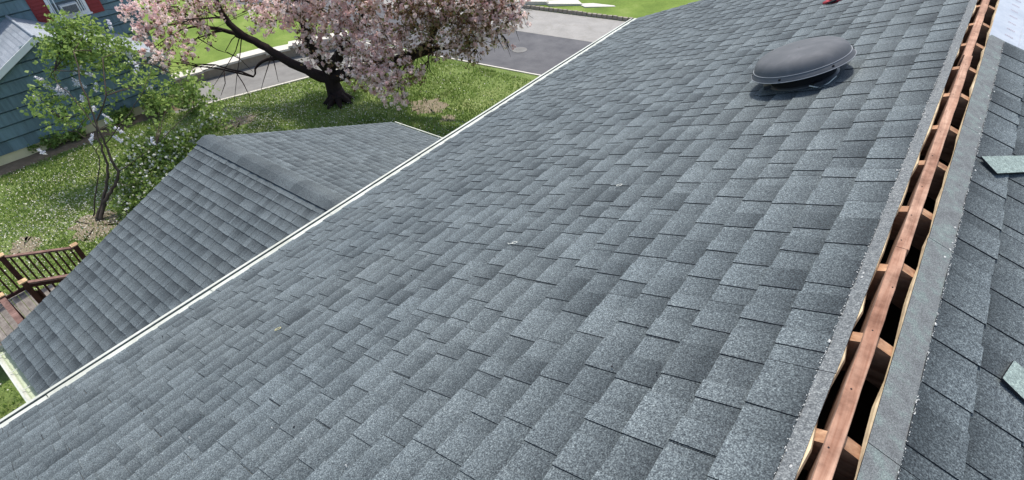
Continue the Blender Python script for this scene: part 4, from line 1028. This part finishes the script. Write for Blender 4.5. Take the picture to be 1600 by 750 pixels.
for c, ra, rb in PATCH:
    mb = MB(); r = random.Random(int(c.x*100)); n = 44; zp_ = .003 + .001*PATCH.index((c, ra, rb))
    mb.v = [(c.x + ra*math.cos(6.2832*q/n)*r.uniform(.55,1.15), c.y + rb*1.4*math.sin(6.2832*q/n)*r.uniform(.55,1.15), zp_) for q in range(n)] + [(c.x, c.y, zp_)]
    for q in range(n): mb.face((q, (q+1) % n, n))
    tag(mb.build('bare_soil', M_SOIL2), kind='structure')
x, y, g = lawn_points(230000, 41)
for c, ra, rb in PATCH:
    k = (((x-c.x)/ra)**2 + ((y-c.y)/(rb*1.4))**2 > .8) | (g.random(len(x)) < .33); x, y = x[k], y[k]
dens = .25 + .75*patch(x, y, 1.3, 1); k = g.random(len(x)) < dens; x, y = x[k], y[k]; n = len(x)
h = g.uniform(.035, .095, n)*(.6+.8*patch(x, y, .8, 2)); wd = g.uniform(.010, .024, n); a = g.uniform(0, 6.28, n); le = g.uniform(0, .6, n)*h; la = g.uniform(0, 6.28, n)
V = np.zeros((n, 3, 3)); V[:,0,0] = x-np.cos(a)*wd; V[:,0,1] = y-np.sin(a)*wd; V[:,1,0] = x+np.cos(a)*wd; V[:,1,1] = y+np.sin(a)*wd
V[:,2,0] = x+np.cos(la)*le; V[:,2,1] = y+np.sin(la)*le; V[:,2,2] = h
tone = np.clip(.25 + .5*patch(x, y, 2.0, 3) + g.normal(0, .16, n), 0, 1)
o = link('grass', fast_mesh('grass', V.reshape(-1,3), np.arange(3*n).reshape(-1,3), [M_GRASS], tone))
tag(o, 'rough spring lawn grass around the houses and under the cherry', 'grass', kind='stuff')
x, y, g = lawn_points(110000, 43)
d1 = np.exp(-(((x+17.5)/3.2)**2 + ((y-2.2)/3.4)**2)); pc = at(395,172,0); d2 = np.exp(-(((x-pc.x)/2.2)**2 + ((y-pc.y)/1.5)**2)); dens = np.clip(.05 + .8*d1 + .9*d2 + .25*np.exp(-(((x+14)/3)**2 + ((y-9.5)/2)**2)), 0, 1)*(.35+.9*patch(x, y, .6, 7))
k = g.random(len(x)) < dens; x, y = x[k], y[k]
cen = np.stack([x, y, g.uniform(.03, .09, len(x))], 1)
V, Q = leaf_cloud(cen, .031, 1, .02, 44, .3, 1.2, .75)
o = link('fallen_petals', fast_mesh('fallen_petals', V, Q, [M_PETAL], g.random(len(Q))))
tag(o, 'white and cream petals scattered over the lawn', 'petals', kind='stuff')
